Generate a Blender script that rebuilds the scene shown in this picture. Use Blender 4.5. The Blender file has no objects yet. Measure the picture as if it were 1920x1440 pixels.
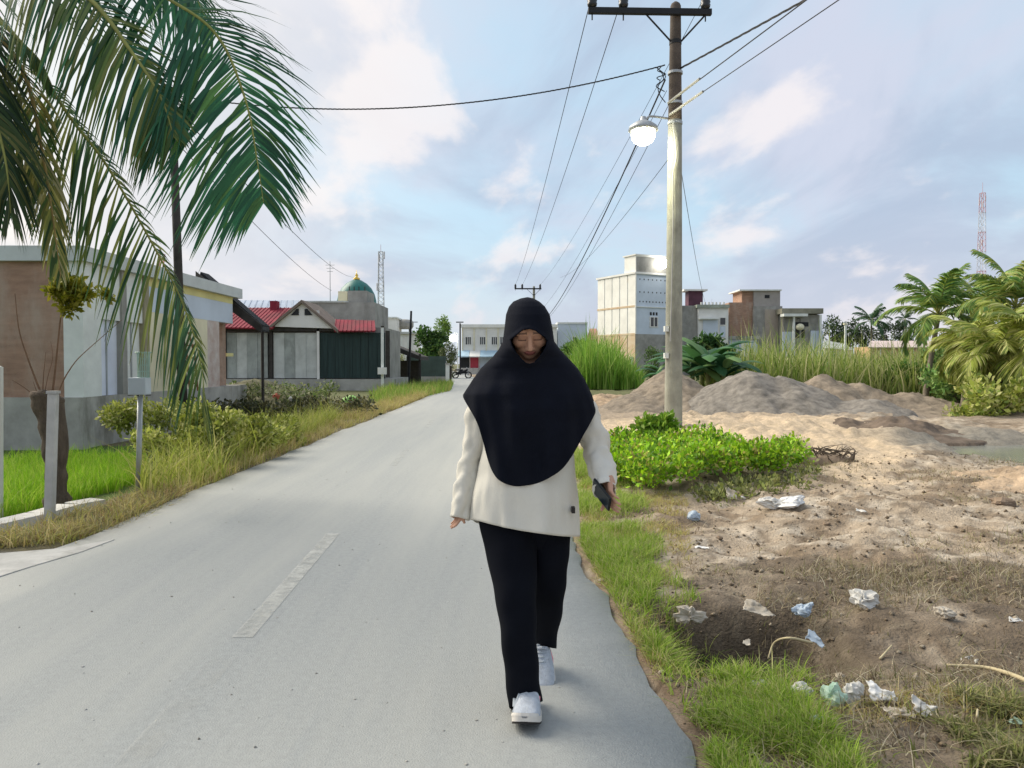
import bpy, bmesh, math, random
import numpy as np
from mathutils import Vector, Matrix, Euler
from mathutils import noise as mnoise

R = random.Random(7)
SC = bpy.context.scene
COL = SC.collection

# ------------------------------------------------------------------ camera
CAM_H, FPX, HZ = 1.38, 1450.0, 682.0
PITCH = math.atan((720 - HZ) / FPX)
cam_data = bpy.data.cameras.new('camera')
cam_data.sensor_fit = 'HORIZONTAL'
cam_data.sensor_width = 36.0
cam_data.lens = FPX / 1920 * 36.0
cam_data.clip_start = 0.05
cam_data.clip_end = 3000
cam = bpy.data.objects.new('camera', cam_data)
COL.objects.link(cam)
cam.location = (0, 0, CAM_H)
cam.rotation_euler = (math.pi / 2 - PITCH, 0, 0)
SC.camera = cam

# ------------------------------------------------------------------ world and sun
SUN_EL, SUN_AZ = math.radians(40), math.radians(-62)     # azimuth measured from +Y, negative is left
SKY_STRENGTH = 0.1
world = bpy.data.worlds.new('World')
SC.world = world
world.use_nodes = True
wn, wl = world.node_tree.nodes, world.node_tree.links
wn.clear()
w_out = wn.new('ShaderNodeOutputWorld')
w_bg = wn.new('ShaderNodeBackground')
w_bg.inputs['Strength'].default_value = SKY_STRENGTH
wl.new(w_bg.outputs[0], w_out.inputs[0])
w_sky = wn.new('ShaderNodeTexSky')
w_sky.sky_type = 'NISHITA'
w_sky.sun_disc = False
w_sky.sun_elevation = SUN_EL
w_sky.sun_rotation = SUN_AZ
w_sky.air_density = 1.2
w_sky.dust_density = 1.0
w_sky.ozone_density = 1.5
w_tc = wn.new('ShaderNodeTexCoord')
w_sep = wn.new('ShaderNodeSeparateXYZ')
wl.new(w_tc.outputs['Generated'], w_sep.inputs[0])

def wmath(op, a, b=None, clamp=False):
    n = wn.new('ShaderNodeMath'); n.operation = op; n.use_clamp = clamp
    for i, v in enumerate((a, b)):
        if v is None: continue
        if isinstance(v, (int, float)): n.inputs[i].default_value = v
        else: wl.new(v, n.inputs[i])
    return n.outputs[0]

def wmix(fac, a, b):
    n = wn.new('ShaderNodeMix'); n.data_type = 'RGBA'
    if isinstance(fac, (int, float)): n.inputs[0].default_value = fac
    else: wl.new(fac, n.inputs[0])
    for i, v in ((6, a), (7, b)):
        if isinstance(v, tuple): n.inputs[i].default_value = (*v, 1)
        else: wl.new(v, n.inputs[i])
    return n.outputs[2]

zc = wmath('ADD', wmath('MAXIMUM', w_sep.outputs['Z'], 0.0), 0.34)
w_cmb = wn.new('ShaderNodeCombineXYZ')
wl.new(wmath('DIVIDE', w_sep.outputs['X'], zc), w_cmb.inputs[0])
wl.new(wmath('DIVIDE', w_sep.outputs['Y'], zc), w_cmb.inputs[1])

def wnoise(scale, detail, rough, dist, loc):
    mp = wn.new('ShaderNodeMapping'); mp.inputs['Location'].default_value = loc
    mp.inputs['Rotation'].default_value = (0, 0, 0.5)
    mp.inputs['Scale'].default_value = (1.0, 0.72, 1.0)
    wl.new(w_cmb.outputs[0], mp.inputs[0])
    n = wn.new('ShaderNodeTexNoise')
    n.inputs['Scale'].default_value = scale; n.inputs['Detail'].default_value = detail
    n.inputs['Roughness'].default_value = rough; n.inputs['Distortion'].default_value = dist
    wl.new(mp.outputs[0], n.inputs['Vector'])
    return n.outputs['Fac']

def wramp(fac, lo, hi):
    n = wn.new('ShaderNodeMapRange'); n.interpolation_type = 'SMOOTHSTEP'
    wl.new(fac, n.inputs[0]); n.inputs[1].default_value = lo; n.inputs[2].default_value = hi
    return n.outputs[0]

veil = wramp(wnoise(1.15, 7, 0.58, 0.4, (3.1, 1.7, 0)), 0.36, 0.60)
grey = wramp(wnoise(1.7, 9, 0.56, 0.5, (7.4, 4.2, 0)), 0.43, 0.62)
pink = wramp(wnoise(2.4, 10, 0.54, 0.2, (4.6, 2.3, 0)), 0.53, 0.63)
nish = wmix(1.0, (0, 0, 0), w_sky.outputs[0])
blue = wmix(0.80, nish, (3.3, 4.5, 5.35))
c1 = wmix(veil, blue, (3.75, 4.05, 4.85))
c2 = wmix(wmath('MULTIPLY', grey, 0.85), c1, (2.7, 3.25, 4.15))
c3 = wmix(wmath('MULTIPLY', pink, 0.7), c2, (5.8, 5.4, 5.35))
hz = wramp(w_sep.outputs['Z'], 0.20, 0.0)
c4 = wmix(wmath('MULTIPLY', hz, 0.6), c3, (4.2, 4.2, 4.6))
# the low sun behind thin cloud warms the left of the sky
w_dot = wn.new('ShaderNodeVectorMath'); w_dot.operation = 'DOT_PRODUCT'
wl.new(w_tc.outputs['Generated'], w_dot.inputs[0])
w_dot.inputs[1].default_value = (math.sin(SUN_AZ) * math.cos(SUN_EL * .6), math.cos(SUN_AZ) * math.cos(SUN_EL * .6), math.sin(SUN_EL * .6))
glow = wramp(w_dot.outputs['Value'], 0.50, 0.98)
c5 = wmix(wmath('MULTIPLY', glow, 0.75), c4, (6.4, 6.0, 5.5))
wl.new(c5, w_bg.inputs['Color'])

sun_data = bpy.data.lights.new('sun', 'SUN')
sun_data.energy = 3.0
sun_data.angle = math.radians(40)
sun_data.color = (1.0, 0.92, 0.78)
sun = bpy.data.objects.new('sun', sun_data)
COL.objects.link(sun)
_sd = Vector((math.sin(SUN_AZ) * math.cos(SUN_EL), math.cos(SUN_AZ) * math.cos(SUN_EL), math.sin(SUN_EL)))
sun.rotation_euler = _sd.to_track_quat('Z', 'Y').to_euler()
sun.location = (-30, 20, 30)

SC.view_settings.view_transform = 'Standard'
SC.view_settings.look = 'None'
SC.view_settings.gamma = 1.0
SC.view_settings.exposure = 0.8
SC.view_settings.use_curve_mapping = False
SC.cycles.max_bounces = 6
SC.cycles.transparent_max_bounces = 8

# ------------------------------------------------------------------ pixel helpers
_cp, _sp = math.cos(PITCH), math.sin(PITCH)
def ray(px, py):
    u, v = (px - 960) / FPX, (720 - py) / FPX
    return Vector((u, _cp + _sp * v, -_sp + _cp * v))
def W(px, py, d):                     # point seen at a pixel, d metres ahead
    r = ray(px, py); t = d / r.y
    return Vector((r.x * t, d, CAM_H + r.z * t))
def G(px, py, z=0.0):                 # point seen at a pixel, on the level z
    r = ray(px, py); t = (z - CAM_H) / r.z
    return Vector((r.x * t, r.y * t, z))

# ------------------------------------------------------------------ numpy value noise
_perm = np.random.RandomState(3).rand(256, 256)
def vnoise(x, y):
    xi, yi = np.floor(x).astype(int), np.floor(y).astype(int)
    fx, fy = x - xi, y - yi
    fx, fy = fx * fx * (3 - 2 * fx), fy * fy * (3 - 2 * fy)
    a, b = _perm[xi % 256, yi % 256], _perm[(xi + 1) % 256, yi % 256]
    c, d = _perm[xi % 256, (yi + 1) % 256], _perm[(xi + 1) % 256, (yi + 1) % 256]
    return (a + (b - a) * fx) * (1 - fy) + (c + (d - c) * fx) * fy
def fbm(x, y, s, o=4, g=0.5):
    x, y = np.asarray(x, float) * s, np.asarray(y, float) * s
    r, a, n = 0, 1, 0
    for k in range(o):
        r = r + a * vnoise(x + 17.3 * k, y + 5.1 * k); n += a; a *= g; x, y = x * 2.03, y * 2.03
    return r / n
def sstep(a, b, x):
    t = np.clip((np.asarray(x, float) - a) / (b - a), 0, 1); return t * t * (3 - 2 * t)
def inpoly(x, y, poly):
    x, y = np.asarray(x, float), np.asarray(y, float)
    c = np.zeros(x.shape, bool); n = len(poly)
    for i in range(n):
        x0, y0 = poly[i][0], poly[i][1]; x1, y1 = poly[i - 1][0], poly[i - 1][1]
        m = ((y0 > y) != (y1 > y)) & (x < (x1 - x0) * (y - y0) / (y1 - y0 + 1e-12) + x0)
        c ^= m
    return c

# ------------------------------------------------------------------ materials
def mat(name, col, rough=0.85, var=0.25, scale=3.0, col2=None, bump=0.0, bscale=None, attr=False, transl=0.0,
        metal=0.0, spec=0.3, emit=None, estr=0.0, stretch=None, dirt=None, nrough=0.62, wear=None):
    m = bpy.data.materials.new(name); m.use_nodes = True
    nt = m.node_tree; N, L = nt.nodes, nt.links
    b = N['Principled BSDF']
    b.inputs['Roughness'].default_value = rough
    b.inputs['Metallic'].default_value = metal
    b.inputs['Specular IOR Level'].default_value = spec
    tc = N.new('ShaderNodeTexCoord')
    vec = tc.outputs['Object']
    if stretch:
        mp = N.new('ShaderNodeMapping'); mp.inputs['Scale'].default_value = stretch
        L.new(vec, mp.inputs[0]); vec = mp.outputs[0]
    n1 = N.new('ShaderNodeTexNoise'); n1.inputs['Scale'].default_value = scale
    n1.inputs['Detail'].default_value = 8; n1.inputs['Roughness'].default_value = nrough
    L.new(vec, n1.inputs['Vector'])
    rp = N.new('ShaderNodeMapRange'); L.new(n1.outputs['Fac'], rp.inputs[0])
    rp.inputs[1].default_value = 0.3; rp.inputs[2].default_value = 0.7
    mx = N.new('ShaderNodeMix'); mx.data_type = 'RGBA'; L.new(rp.outputs[0], mx.inputs[0])
    c2 = col2 or tuple(c * (1 - var) for c in col)
    c1 = col if col2 else tuple(min(1, c * (1 + var * 0.6)) for c in col)
    mx.inputs[6].default_value = (*c1, 1); mx.inputs[7].default_value = (*c2, 1)
    out = mx.outputs[2]
    if dirt:                                    # stains with a shape of their own: (colour, scale, low, high)
        n3 = N.new('ShaderNodeTexNoise'); n3.inputs['Scale'].default_value = dirt[1]; n3.inputs['Detail'].default_value = 9
        n3.inputs['Roughness'].default_value = 0.7
        mp3 = N.new('ShaderNodeMapping'); mp3.inputs['Location'].default_value = (3, 7, 1); mp3.inputs['Scale'].default_value = dirt[4] if len(dirt) > 4 else (1, 1, 0.35)
        L.new(tc.outputs['Object'], mp3.inputs[0]); L.new(mp3.outputs[0], n3.inputs['Vector'])
        r3 = N.new('ShaderNodeMapRange'); L.new(n3.outputs['Fac'], r3.inputs[0])
        r3.inputs[1].default_value = dirt[2]; r3.inputs[2].default_value = dirt[3]
        m3 = N.new('ShaderNodeMix'); m3.data_type = 'RGBA'; L.new(r3.outputs[0], m3.inputs[0])
        L.new(out, m3.inputs[6]); m3.inputs[7].default_value = (*dirt[0], 1); out = m3.outputs[2]
    if attr:
        at = N.new('ShaderNodeAttribute'); at.attribute_name = 'tint'
        ml = N.new('ShaderNodeMix'); ml.data_type = 'RGBA'; ml.blend_type = 'MULTIPLY'; ml.inputs[0].default_value = 1
        L.new(out, ml.inputs[6]); L.new(at.outputs['Color'], ml.inputs[7]); out = ml.outputs[2]
    L.new(out, b.inputs['Base Color'])
    if bump:
        n2 = N.new('ShaderNodeTexNoise'); n2.inputs['Scale'].default_value = bscale or scale * 6
        n2.inputs['Detail'].default_value = 8; L.new(vec, n2.inputs['Vector'])
        bp = N.new('ShaderNodeBump'); bp.inputs['Strength'].default_value = min(1, bump)
        bp.inputs['Distance'].default_value = 0.02
        L.new(n2.outputs['Fac'], bp.inputs['Height']); L.new(bp.outputs[0], b.inputs['Normal'])
    if emit:
        b.inputs['Emission Color'].default_value = (*emit, 1); b.inputs['Emission Strength'].default_value = estr
    if wear:                                    # paint worn through to the road below
        nw = N.new('ShaderNodeTexNoise'); nw.inputs['Scale'].default_value = wear[0]; nw.inputs['Detail'].default_value = 10; nw.inputs['Roughness'].default_value = 0.75
        L.new(tc.outputs['Object'], nw.inputs['Vector'])
        rw = N.new('ShaderNodeMapRange'); L.new(nw.outputs['Fac'], rw.inputs[0]); rw.inputs[1].default_value = wear[1]; rw.inputs[2].default_value = wear[2]; rw.inputs[3].default_value = wear[3]; rw.inputs[4].default_value = wear[4]
        tp_ = N.new('ShaderNodeBsdfTransparent'); mw = N.new('ShaderNodeMixShader'); L.new(rw.outputs[0], mw.inputs[0])
        L.new(tp_.outputs[0], mw.inputs[1]); L.new(b.outputs[0], mw.inputs[2]); L.new(mw.outputs[0], N['Material Output'].inputs['Surface'])
    if transl:
        tr = N.new('ShaderNodeBsdfTranslucent'); L.new(out, tr.inputs['Color'])
        ms = N.new('ShaderNodeMixShader'); ms.inputs[0].default_value = transl
        o = N['Material Output']
        L.new(b.outputs[0], ms.inputs[1]); L.new(tr.outputs[0], ms.inputs[2]); L.new(ms.outputs[0], o.inputs['Surface'])
    return m

# ------------------------------------------------------------------ mesh builder
ORG = {}
def worg(parent):
    o = Vector((0, 0, 0))
    while parent is not None:
        o += parent.location; parent = parent.parent
    return o

class MB:
    def __init__(s): s.v = []; s.f = []; s.c = []
    def quad(s, a, b, c, d):
        i = len(s.v); s.v += [tuple(a), tuple(b), tuple(c), tuple(d)]; s.f.append((i, i + 1, i + 2, i + 3)); return s
    def box(s, x0, y0, z0, x1, y1, z1, frame=None):
        x0, x1 = min(x0, x1), max(x0, x1); y0, y1 = min(y0, y1), max(y0, y1); z0, z1 = min(z0, z1), max(z0, z1)
        i = len(s.v)
        p = [(x0, y0, z0), (x1, y0, z0), (x1, y1, z0), (x0, y1, z0), (x0, y0, z1), (x1, y0, z1), (x1, y1, z1), (x0, y1, z1)]
        if frame is not None: p = [tuple(frame @ Vector(q)) for q in p]
        s.v += p
        s.f += [tuple(i + k for k in q) for q in ((0, 3, 2, 1), (4, 5, 6, 7), (0, 1, 5, 4), (1, 2, 6, 5), (2, 3, 7, 6), (3, 0, 4, 7))]
        return s
    def prism(s, pts, off):                      # closed polygon pts extruded by vector off
        n = len(pts); i = len(s.v); off = Vector(off)
        s.v += [tuple(p) for p in pts] + [tuple(Vector(p) + off) for p in pts]
        s.f.append(tuple(i + k for k in range(n))); s.f.append(tuple(i + n + n - 1 - k for k in range(n)))
        for k in range(n):
            q = (k + 1) % n; s.f.append((i + k, i + n + k, i + n + q, i + q))
        return s
    def tube(s, path, rad, seg=8, cap=True, flat=1.0):
        path = [Vector(p) for p in path]; n = len(path)
        if isinstance(rad, (int, float)): rad = [rad] * n
        i0 = len(s.v); ref = None
        for k, p in enumerate(path):
            t = (path[min(k + 1, n - 1)] - path[max(k - 1, 0)]).normalized()
            if ref is None:
                ref = Vector((1, 0, 0)) if abs(t.x) < 0.8 else Vector((0, 1, 0))
            a = (ref - t * ref.dot(t)).normalized(); b = t.cross(a); ref = a
            for j in range(seg):
                g = 2 * math.pi * j / seg
                s.v.append(tuple(p + a * (rad[k] * math.cos(g)) + b * (rad[k] * flat * math.sin(g))))
        for k in range(n - 1):
            for j in range(seg):
                q = (j + 1) % seg
                s.f.append((i0 + k * seg + j, i0 + k * seg + q, i0 + (k + 1) * seg + q, i0 + (k + 1) * seg + j))
        if cap:
            s.f.append(tuple(i0 + seg - 1 - j for j in range(seg)))
            s.f.append(tuple(i0 + (n - 1) * seg + j for j in range(seg)))
        return s
    def lathe(s, c, prof, seg=20):               # prof: (radius, z) about a vertical axis through c
        c = Vector(c); i0 = len(s.v); n = len(prof)
        for r, z in prof:
            for j in range(seg):
                g = 2 * math.pi * j / seg; s.v.append((c.x + r * math.cos(g), c.y + r * math.sin(g), c.z + z))
        for k in range(n - 1):
            for j in range(seg):
                q = (j + 1) % seg
                s.f.append((i0 + k * seg + j, i0 + k * seg + q, i0 + (k + 1) * seg + q, i0 + (k + 1) * seg + j))
        s.f.append(tuple(i0 + seg - 1 - j for j in range(seg))); s.f.append(tuple(i0 + (n - 1) * seg + j for j in range(seg)))
        return s
    def ball(s, c, r, seg=14, rings=9, rot=None):
        c = Vector(c); r = Vector(r) if not isinstance(r, (int, float)) else Vector((r, r, r))
        i0 = len(s.v)
        for k in range(rings + 1):
            a = math.pi * k / rings
            for j in range(seg):
                g = 2 * math.pi * j / seg
                q = Vector((r.x * math.sin(a) * math.cos(g), r.y * math.sin(a) * math.sin(g), r.z * math.cos(a)))
                if rot is not None: q = rot @ q
                s.v.append(tuple(c + q))
        for k in range(rings):
            for j in range(seg):
                q = (j + 1) % seg
                s.f.append((i0 + k * seg + j, i0 + (k + 1) * seg + j, i0 + (k + 1) * seg + q, i0 + k * seg + q))
        return s
    def build(s, name, m, parent=None, smooth=False, bevel=0.0, loc=None):
        me = bpy.data.meshes.new(name)
        o = worg(parent) if parent is not None else Vector(loc or (0, 0, 0))
        me.from_pydata([(x - o.x, y - o.y, z - o.z) for x, y, z in s.v], [], s.f)
        if s.c:
            at = me.color_attributes.new('tint', 'FLOAT_COLOR', 'POINT')
            at.data.foreach_set('color', np.array(s.c, np.float32).ravel())
        me.update()
        bm = bmesh.new(); bm.from_mesh(me); bmesh.ops.remove_doubles(bm, verts=bm.verts, dist=1e-6)
        bmesh.ops.recalc_face_normals(bm, faces=bm.faces); bm.to_mesh(me); bm.free()
        if smooth: me.polygons.foreach_set('use_smooth', [True] * len(me.polygons))
        me.materials.append(m)
        ob = bpy.data.objects.new(name, me); COL.objects.link(ob)
        if parent is not None: ob.parent = parent
        else: ob.location = o
        if bevel:
            bv = ob.modifiers.new('bevel', 'BEVEL'); bv.width = bevel; bv.segments = 2; bv.limit_method = 'ANGLE'
        return ob

def raw(name, V, F, m, parent=None, tint=None, smooth=False, loc=None):       # big numpy meshes
    V = np.asarray(V, np.float32); F = np.asarray(F, np.int32)
    o = worg(parent) if parent is not None else Vector(loc or (0, 0, 0))
    V = V - np.array(o, np.float32)
    me = bpy.data.meshes.new(name)
    k = F.shape[1]
    me.vertices.add(len(V)); me.vertices.foreach_set('co', V.ravel())
    me.loops.add(F.size); me.loops.foreach_set('vertex_index', F.ravel())
    me.polygons.add(len(F)); me.polygons.foreach_set('loop_start', np.arange(0, F.size, k, dtype=np.int32))
    me.polygons.foreach_set('loop_total', np.full(len(F), k, np.int32))
    me.update(calc_edges=True); me.validate()
    if tint is not None:
        at = me.color_attributes.new('tint', 'FLOAT_COLOR', 'POINT')
        T = np.ones((len(V), 4), np.float32); T[:, :3] = tint; at.data.foreach_set('color', T.ravel())
    if smooth: me.polygons.foreach_set('use_smooth', [True] * len(me.polygons))
    me.materials.append(m)
    ob = bpy.data.objects.new(name, me); COL.objects.link(ob)
    if parent is not None: ob.parent = parent
    else: ob.location = o
    return ob

def thing(name, label, cat, loc, group=None):
    o = bpy.data.objects.new(name, None); COL.objects.link(o)
    o.location = loc; o.empty_display_size = 0.2
    o['label'] = label; o['category'] = cat
    if group: o['group'] = group
    return o
def tag(o, label, cat, group=None, kind=None):
    o['label'] = label; o['category'] = cat
    if group: o['group'] = group
    if kind: o['kind'] = kind
    return o
def copy_tree(o, parent=None):
    c = o.copy(); COL.objects.link(c); c.parent = parent
    for ch in list(o.children): copy_tree(ch, c)
    return c
def catmull(P, n):
    P = [Vector(p) for p in P]; P = [P[0] * 2 - P[1]] + P + [P[-1] * 2 - P[-2]]
    out = []; m = len(P) - 3
    for k in range(n + 1):
        t = k / n * m; i = min(int(t), m - 1); u = t - i
        a, b, c, d = P[i:i + 4]
        out.append(0.5 * ((2 * b) + (c - a) * u + (2 * a - 5 * b + 4 * c - d) * u * u + (3 * b - a - 3 * c + d) * u ** 3))
    return out
# ================================================================== SETTING
M = {}
M['ground'] = mat('ground_soil', (1, 1, 1), 0.95, 0.62, 9.0, bump=1.0, bscale=60, attr=True, nrough=0.82)
M['asphalt'] = mat('worn_asphalt', (0.325, 0.338, 0.332), 0.92, 0.22, 30, bump=0.35, bscale=140, dirt=((0.385, 0.388, 0.362), 0.9, 0.36, 0.72, (1.6, 0.10, 1)), spec=0.15, nrough=0.8)
M['marking'] = mat('worn_road_paint', (0.55, 0.55, 0.51), 0.9, 0.2, 6, wear=(9, 0.36, 0.64, 0.15, 0.75))
M['marking_faint'] = mat('nearly_gone_road_paint', (0.55, 0.55, 0.51), 0.9, 0.2, 6, wear=(3, 0.42, 0.75, 0.0, 0.45))
M['concrete'] = mat('pale_concrete', (0.47, 0.46, 0.43), 0.9, 0.3, 2.5, bump=0.4, dirt=((0.22, 0.21, 0.18), 1.7, 0.55, 0.75))
M['gravel'] = mat('grey_gravel_heap', (0.235, 0.212, 0.182), 0.95, 0.5, 5, bump=1.0, bscale=34, attr=True)
M['puddle'] = mat('grey_pool_water', (0.24, 0.25, 0.22), 0.16, 0.2, 0.7, spec=0.5)
M['blade'] = mat('grass_blade', (1, 1, 1), 0.7, 0.12, 4, attr=True, transl=0.35)
M['leaf'] = mat('leaf', (1, 1, 1), 0.55, 0.12, 4, attr=True, transl=0.3)
M['bark'] = mat('bark', (0.13, 0.10, 0.075), 0.95, 0.45, 14, bump=0.9, stretch=(1, 1, 0.3))

ROADC = [(-14, -3.3, 1.05), (0, -3.36, 0.76), (3, -3.38, 0.62), (6, -3.42, 0.47), (10, -3.47, 0.34), (15, -3.52, 0.18), (25, -3.52, -0.12),
         (38, -3.62, -0.5), (60, -5.0, -2.2), (87, -7.3, -4.6), (120, -10.6, -7.7), (200, -22, -18.5), (330, -45, -41)]
_ry = [r[0] for r in ROADC]
def road_l(y): return np.interp(y, _ry, [r[1] for r in ROADC])
def road_r(y): return np.interp(y, _ry, [r[2] for r in ROADC])

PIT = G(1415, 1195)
def height(x, y):
    x = np.asarray(x, float); y = np.asarray(y, float)
    L, Rr = road_l(y), road_r(y)
    on = (x > L) & (x < Rr)
    dr = np.maximum(0, x - Rr); dl = np.maximum(0, L - x)
    right = sstep(0.05, 1.2, dr); left = sstep(0.05, 0.9, dl)
    fade = 1 - sstep(45, 90, y)
    lump = (fbm(x, y, 1.1, 5, 0.55) - 0.5) * 0.20 + (fbm(x + 9, y, 5.0, 5, 0.68) - 0.5) * 0.13
    sand = sstep(10.5, 13, y) * (1 - sstep(18.5, 21, y)) * sstep(2.5, 4, x) * (1 - sstep(9, 11, x))
    h = np.where(x > (L + Rr) / 2, right * (lump + 0.02 + sand * (0.10 + 0.35 * (fbm(x, y, 1.9, 4, .6) - 0.45))), 0.0)
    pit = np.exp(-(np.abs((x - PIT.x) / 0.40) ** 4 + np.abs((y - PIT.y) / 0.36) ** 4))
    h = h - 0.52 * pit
    # grey pool hollow on the right
    h = h - 0.32 * np.exp(-(((x - 8.6) / 2.0) ** 2 + ((y - 12.4) / 2.1) ** 2)) * right
    drop = sstep(0.55, 1.5, dl) * sstep(2.0, 3.0, y + 0 * x) * (1 - sstep(24, 32, y))
    h = np.where(x < (L + Rr) / 2, -0.34 * drop + left * ((fbm(x, y, 2.2, 3) - 0.5) * 0.06), h)
    h = h * fade
    edge = np.minimum(sstep(0, 0.05, dr + dl), 1)
    return np.where(on, -0.06, h * edge - 0.012 * (1 - sstep(0.0, 0.35, dr + dl)))

def axis(segs):
    out = []
    for a, b, st in segs:
        n = max(1, int(round((b - a) / st))); out += list(np.linspace(a, b, n, endpoint=False))
    return np.array(out + [segs[-1][1]])
gx = axis([(-900, -60, 60), (-60, -12, 3), (-12, -4.6, 0.3), (-4.6, -3.0, 0.08), (-3.0, 0.0, 0.25), (0.0, 6.5, 0.05), (6.5, 12, 0.12), (12, 24, 0.5), (24, 80, 4), (80, 900, 60)])
gy = axis([(-40, 0, 4), (0, 2, 0.4), (2, 9, 0.05), (9, 20, 0.11), (20, 36, 0.4), (36, 100, 2.5), (100, 300, 20), (300, 2400, 150)])
GX, GY = np.meshgrid(gx, gy)
GZ = height(GX, GY)

def zone(poly_px, soft=0.0, warp=0.25, s=2.2):
    poly = [G(*p)[:2] for p in poly_px]
    wx = GX + (fbm(GX, GY, s, 4) - 0.5) * warp * 2; wy = GY + (fbm(GX + 40, GY, s, 4) - 0.5) * warp * 2 * np.clip(GY / 5, .5, 3)
    return inpoly(wx, wy, poly).astype(float)
def blend(T, mask, col): 
    return T * (1 - mask[..., None]) + np.array(col) * mask[..., None]
T = np.ones(GX.shape + (3,)) * np.array((0.53, 0.425, 0.31))
n1 = fbm(GX, GY, 1.6, 5, 0.6); n2 = fbm(GX + 31, GY + 7, 4.5, 4, 0.6)
T = blend(T, sstep(0.48, 0.62, n1) * 0.8, (0.27, 0.195, 0.125))
T = blend(T, sstep(0.52, 0.66, n2) * 0.8, (0.70, 0.60, 0.47))
T = blend(T, sstep(0.60, 0.70, fbm(GX + 3, GY + 60, 7, 3)) * 0.7, (0.20, 0.15, 0.10))
dark = zone([(1190, 1150), (1300, 1085), (1440, 1045), (1640, 1060), (2100, 1075), (2300, 1460), (2000, 1700), (1400, 1700), (1240, 1280)], warp=0.16, s=3)
T = blend(T, dark * (0.45 + 0.5 * sstep(0.38, 0.58, fbm(GX + 8, GY, 3.2, 5, .62))), (0.19, 0.145, 0.10))
T = blend(T, dark * sstep(0.57, 0.68, fbm(GX + 80, GY, 6.0, 4, .6)) * 0.7, (0.36, 0.29, 0.20))
T = blend(T, np.exp(-(((GX - PIT.x) / 0.42) ** 2 + ((GY - PIT.y) / 0.42) ** 2)) * 1.0, (0.018, 0.014, 0.010))  # dark soil of the hollow, its shade painted in as near-black
sandm = zone([(1110, 770), (1290, 768), (1480, 782), (1680, 808), (1740, 860), (1620, 920), (1520, 890), (1480, 840), (1130, 835)], warp=0.3)
T = blend(T, sandm * 0.95, (0.74, 0.58, 0.40))
T = blend(T, sstep(17, 20, GY) * (GX > 0) * 0.7, (0.33, 0.265, 0.20))
mud = np.exp(-(((GX - 8.8) / 2.6) ** 2 + ((GY - 13.0) / 2.8) ** 2))
T = blend(T, sstep(0.25, 0.7, mud) * 0.85, (0.30, 0.28, 0.235))
# verge soil beside the tar, green ground under the left field, far scrub
dR = GX - road_r(GY); dL = road_l(GY) - GX
T = blend(T, ((dR > 0) & (dR < 0.13 + 0.1 * (n1 - .5))).astype(float) * 0.7, (0.27, 0.185, 0.115))
T = blend(T, ((dL > 0) & (GY < 60)).astype(float), (0.20, 0.17, 0.09))
T = blend(T, ((dL > 1.0) & (GY < 16) & (GY > 3.5)).astype(float), (0.10, 0.17, 0.03))
T = blend(T, sstep(26, 34, GY) * (np.minimum(np.abs(dL), np.abs(dR)) > 1.5), (0.16, 0.17, 0.07))
T = blend(T, ((dL > 0) & (GY < 5.7)).astype(float), (0.20, 0.185, 0.14))
nx, ny = len(gx), len(gy)
idx = np.arange(nx * ny).reshape(ny, nx)
F = np.stack([idx[:-1, :-1], idx[:-1, 1:], idx[1:, 1:], idx[1:, :-1]], -1).reshape(-1, 4)
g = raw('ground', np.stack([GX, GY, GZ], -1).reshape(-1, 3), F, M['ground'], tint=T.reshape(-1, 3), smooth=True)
g['kind'] = 'structure'

# road: a sheet with a slightly crumbled edge
ys = np.concatenate([np.arange(-14, 20, 0.12), np.arange(20, 60, 0.5), np.arange(60, 331, 5)])
V, Fq = [], []
for i, y in enumerate(ys):
    l, r = float(road_l(y)), float(road_r(y))
    jl = (float(fbm(y, 1.0, 1.3, 4)) - 0.5) * 0.16; jr = (float(fbm(y, 9.0, 2.4, 5, .65)) - 0.5) * 0.22
    xs = np.linspace(l + jl, r + jr, 9)
    for k, x in enumerate(xs):
        V.append((x, y, 0.0 if 0 < k < 8 else -0.004))
    V.append((xs[0] - 0.02, y, -0.09)); V.append((xs[-1] + 0.02, y, -0.09))
    if i:
        a, b = (i - 1) * 11, i * 11
        for k in range(8): Fq.append((a + k, a + k + 1, b + k + 1, b + k))
        Fq.append((a + 9, a, b, b + 9)); Fq.append((a + 8, a + 10, b + 10, b + 8))
o = raw('road', V, Fq, M['asphalt']); o['kind'] = 'structure'

# worn centre dashes
def dash(y0, y1, w, drop, faint=False):
    mb = MB(); xa = -1.21 - 0.0385 * y0
    mb.quad((xa - w / 2, y0, 0.004), (xa + w / 2, y0, 0.004), (xa + w / 2 - .0385 * (y1 - y0), y1, 0.004), (xa - w / 2 - .0385 * (y1 - y0), y1, 0.004))
    ob = mb.build('road_marking', M['marking_faint' if faint else 'marking']); ob['kind'] = 'structure'
dash(3.86, 6.25, 0.105, 0.0)
dash(1.2, 3.6, 0.12, 0.0, True)
dash(10.4, 12.6, 0.10, 0.0, True)
dash(16.5, 19, 0.10, 0.0, True)

# pale concrete apron at the lower left
ap = [G(-60, 1050), G(0, 1038), G(120, 1028), G(215, 1012), G(150, 1036), G(60, 1062), G(-60, 1100)]
mb = MB(); mb.prism([(p.x, p.y, 0.0035) for p in ap], (0, 0, -0.08))
o = mb.build('concrete_apron', M['concrete']); o['kind'] = 'structure'

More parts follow.
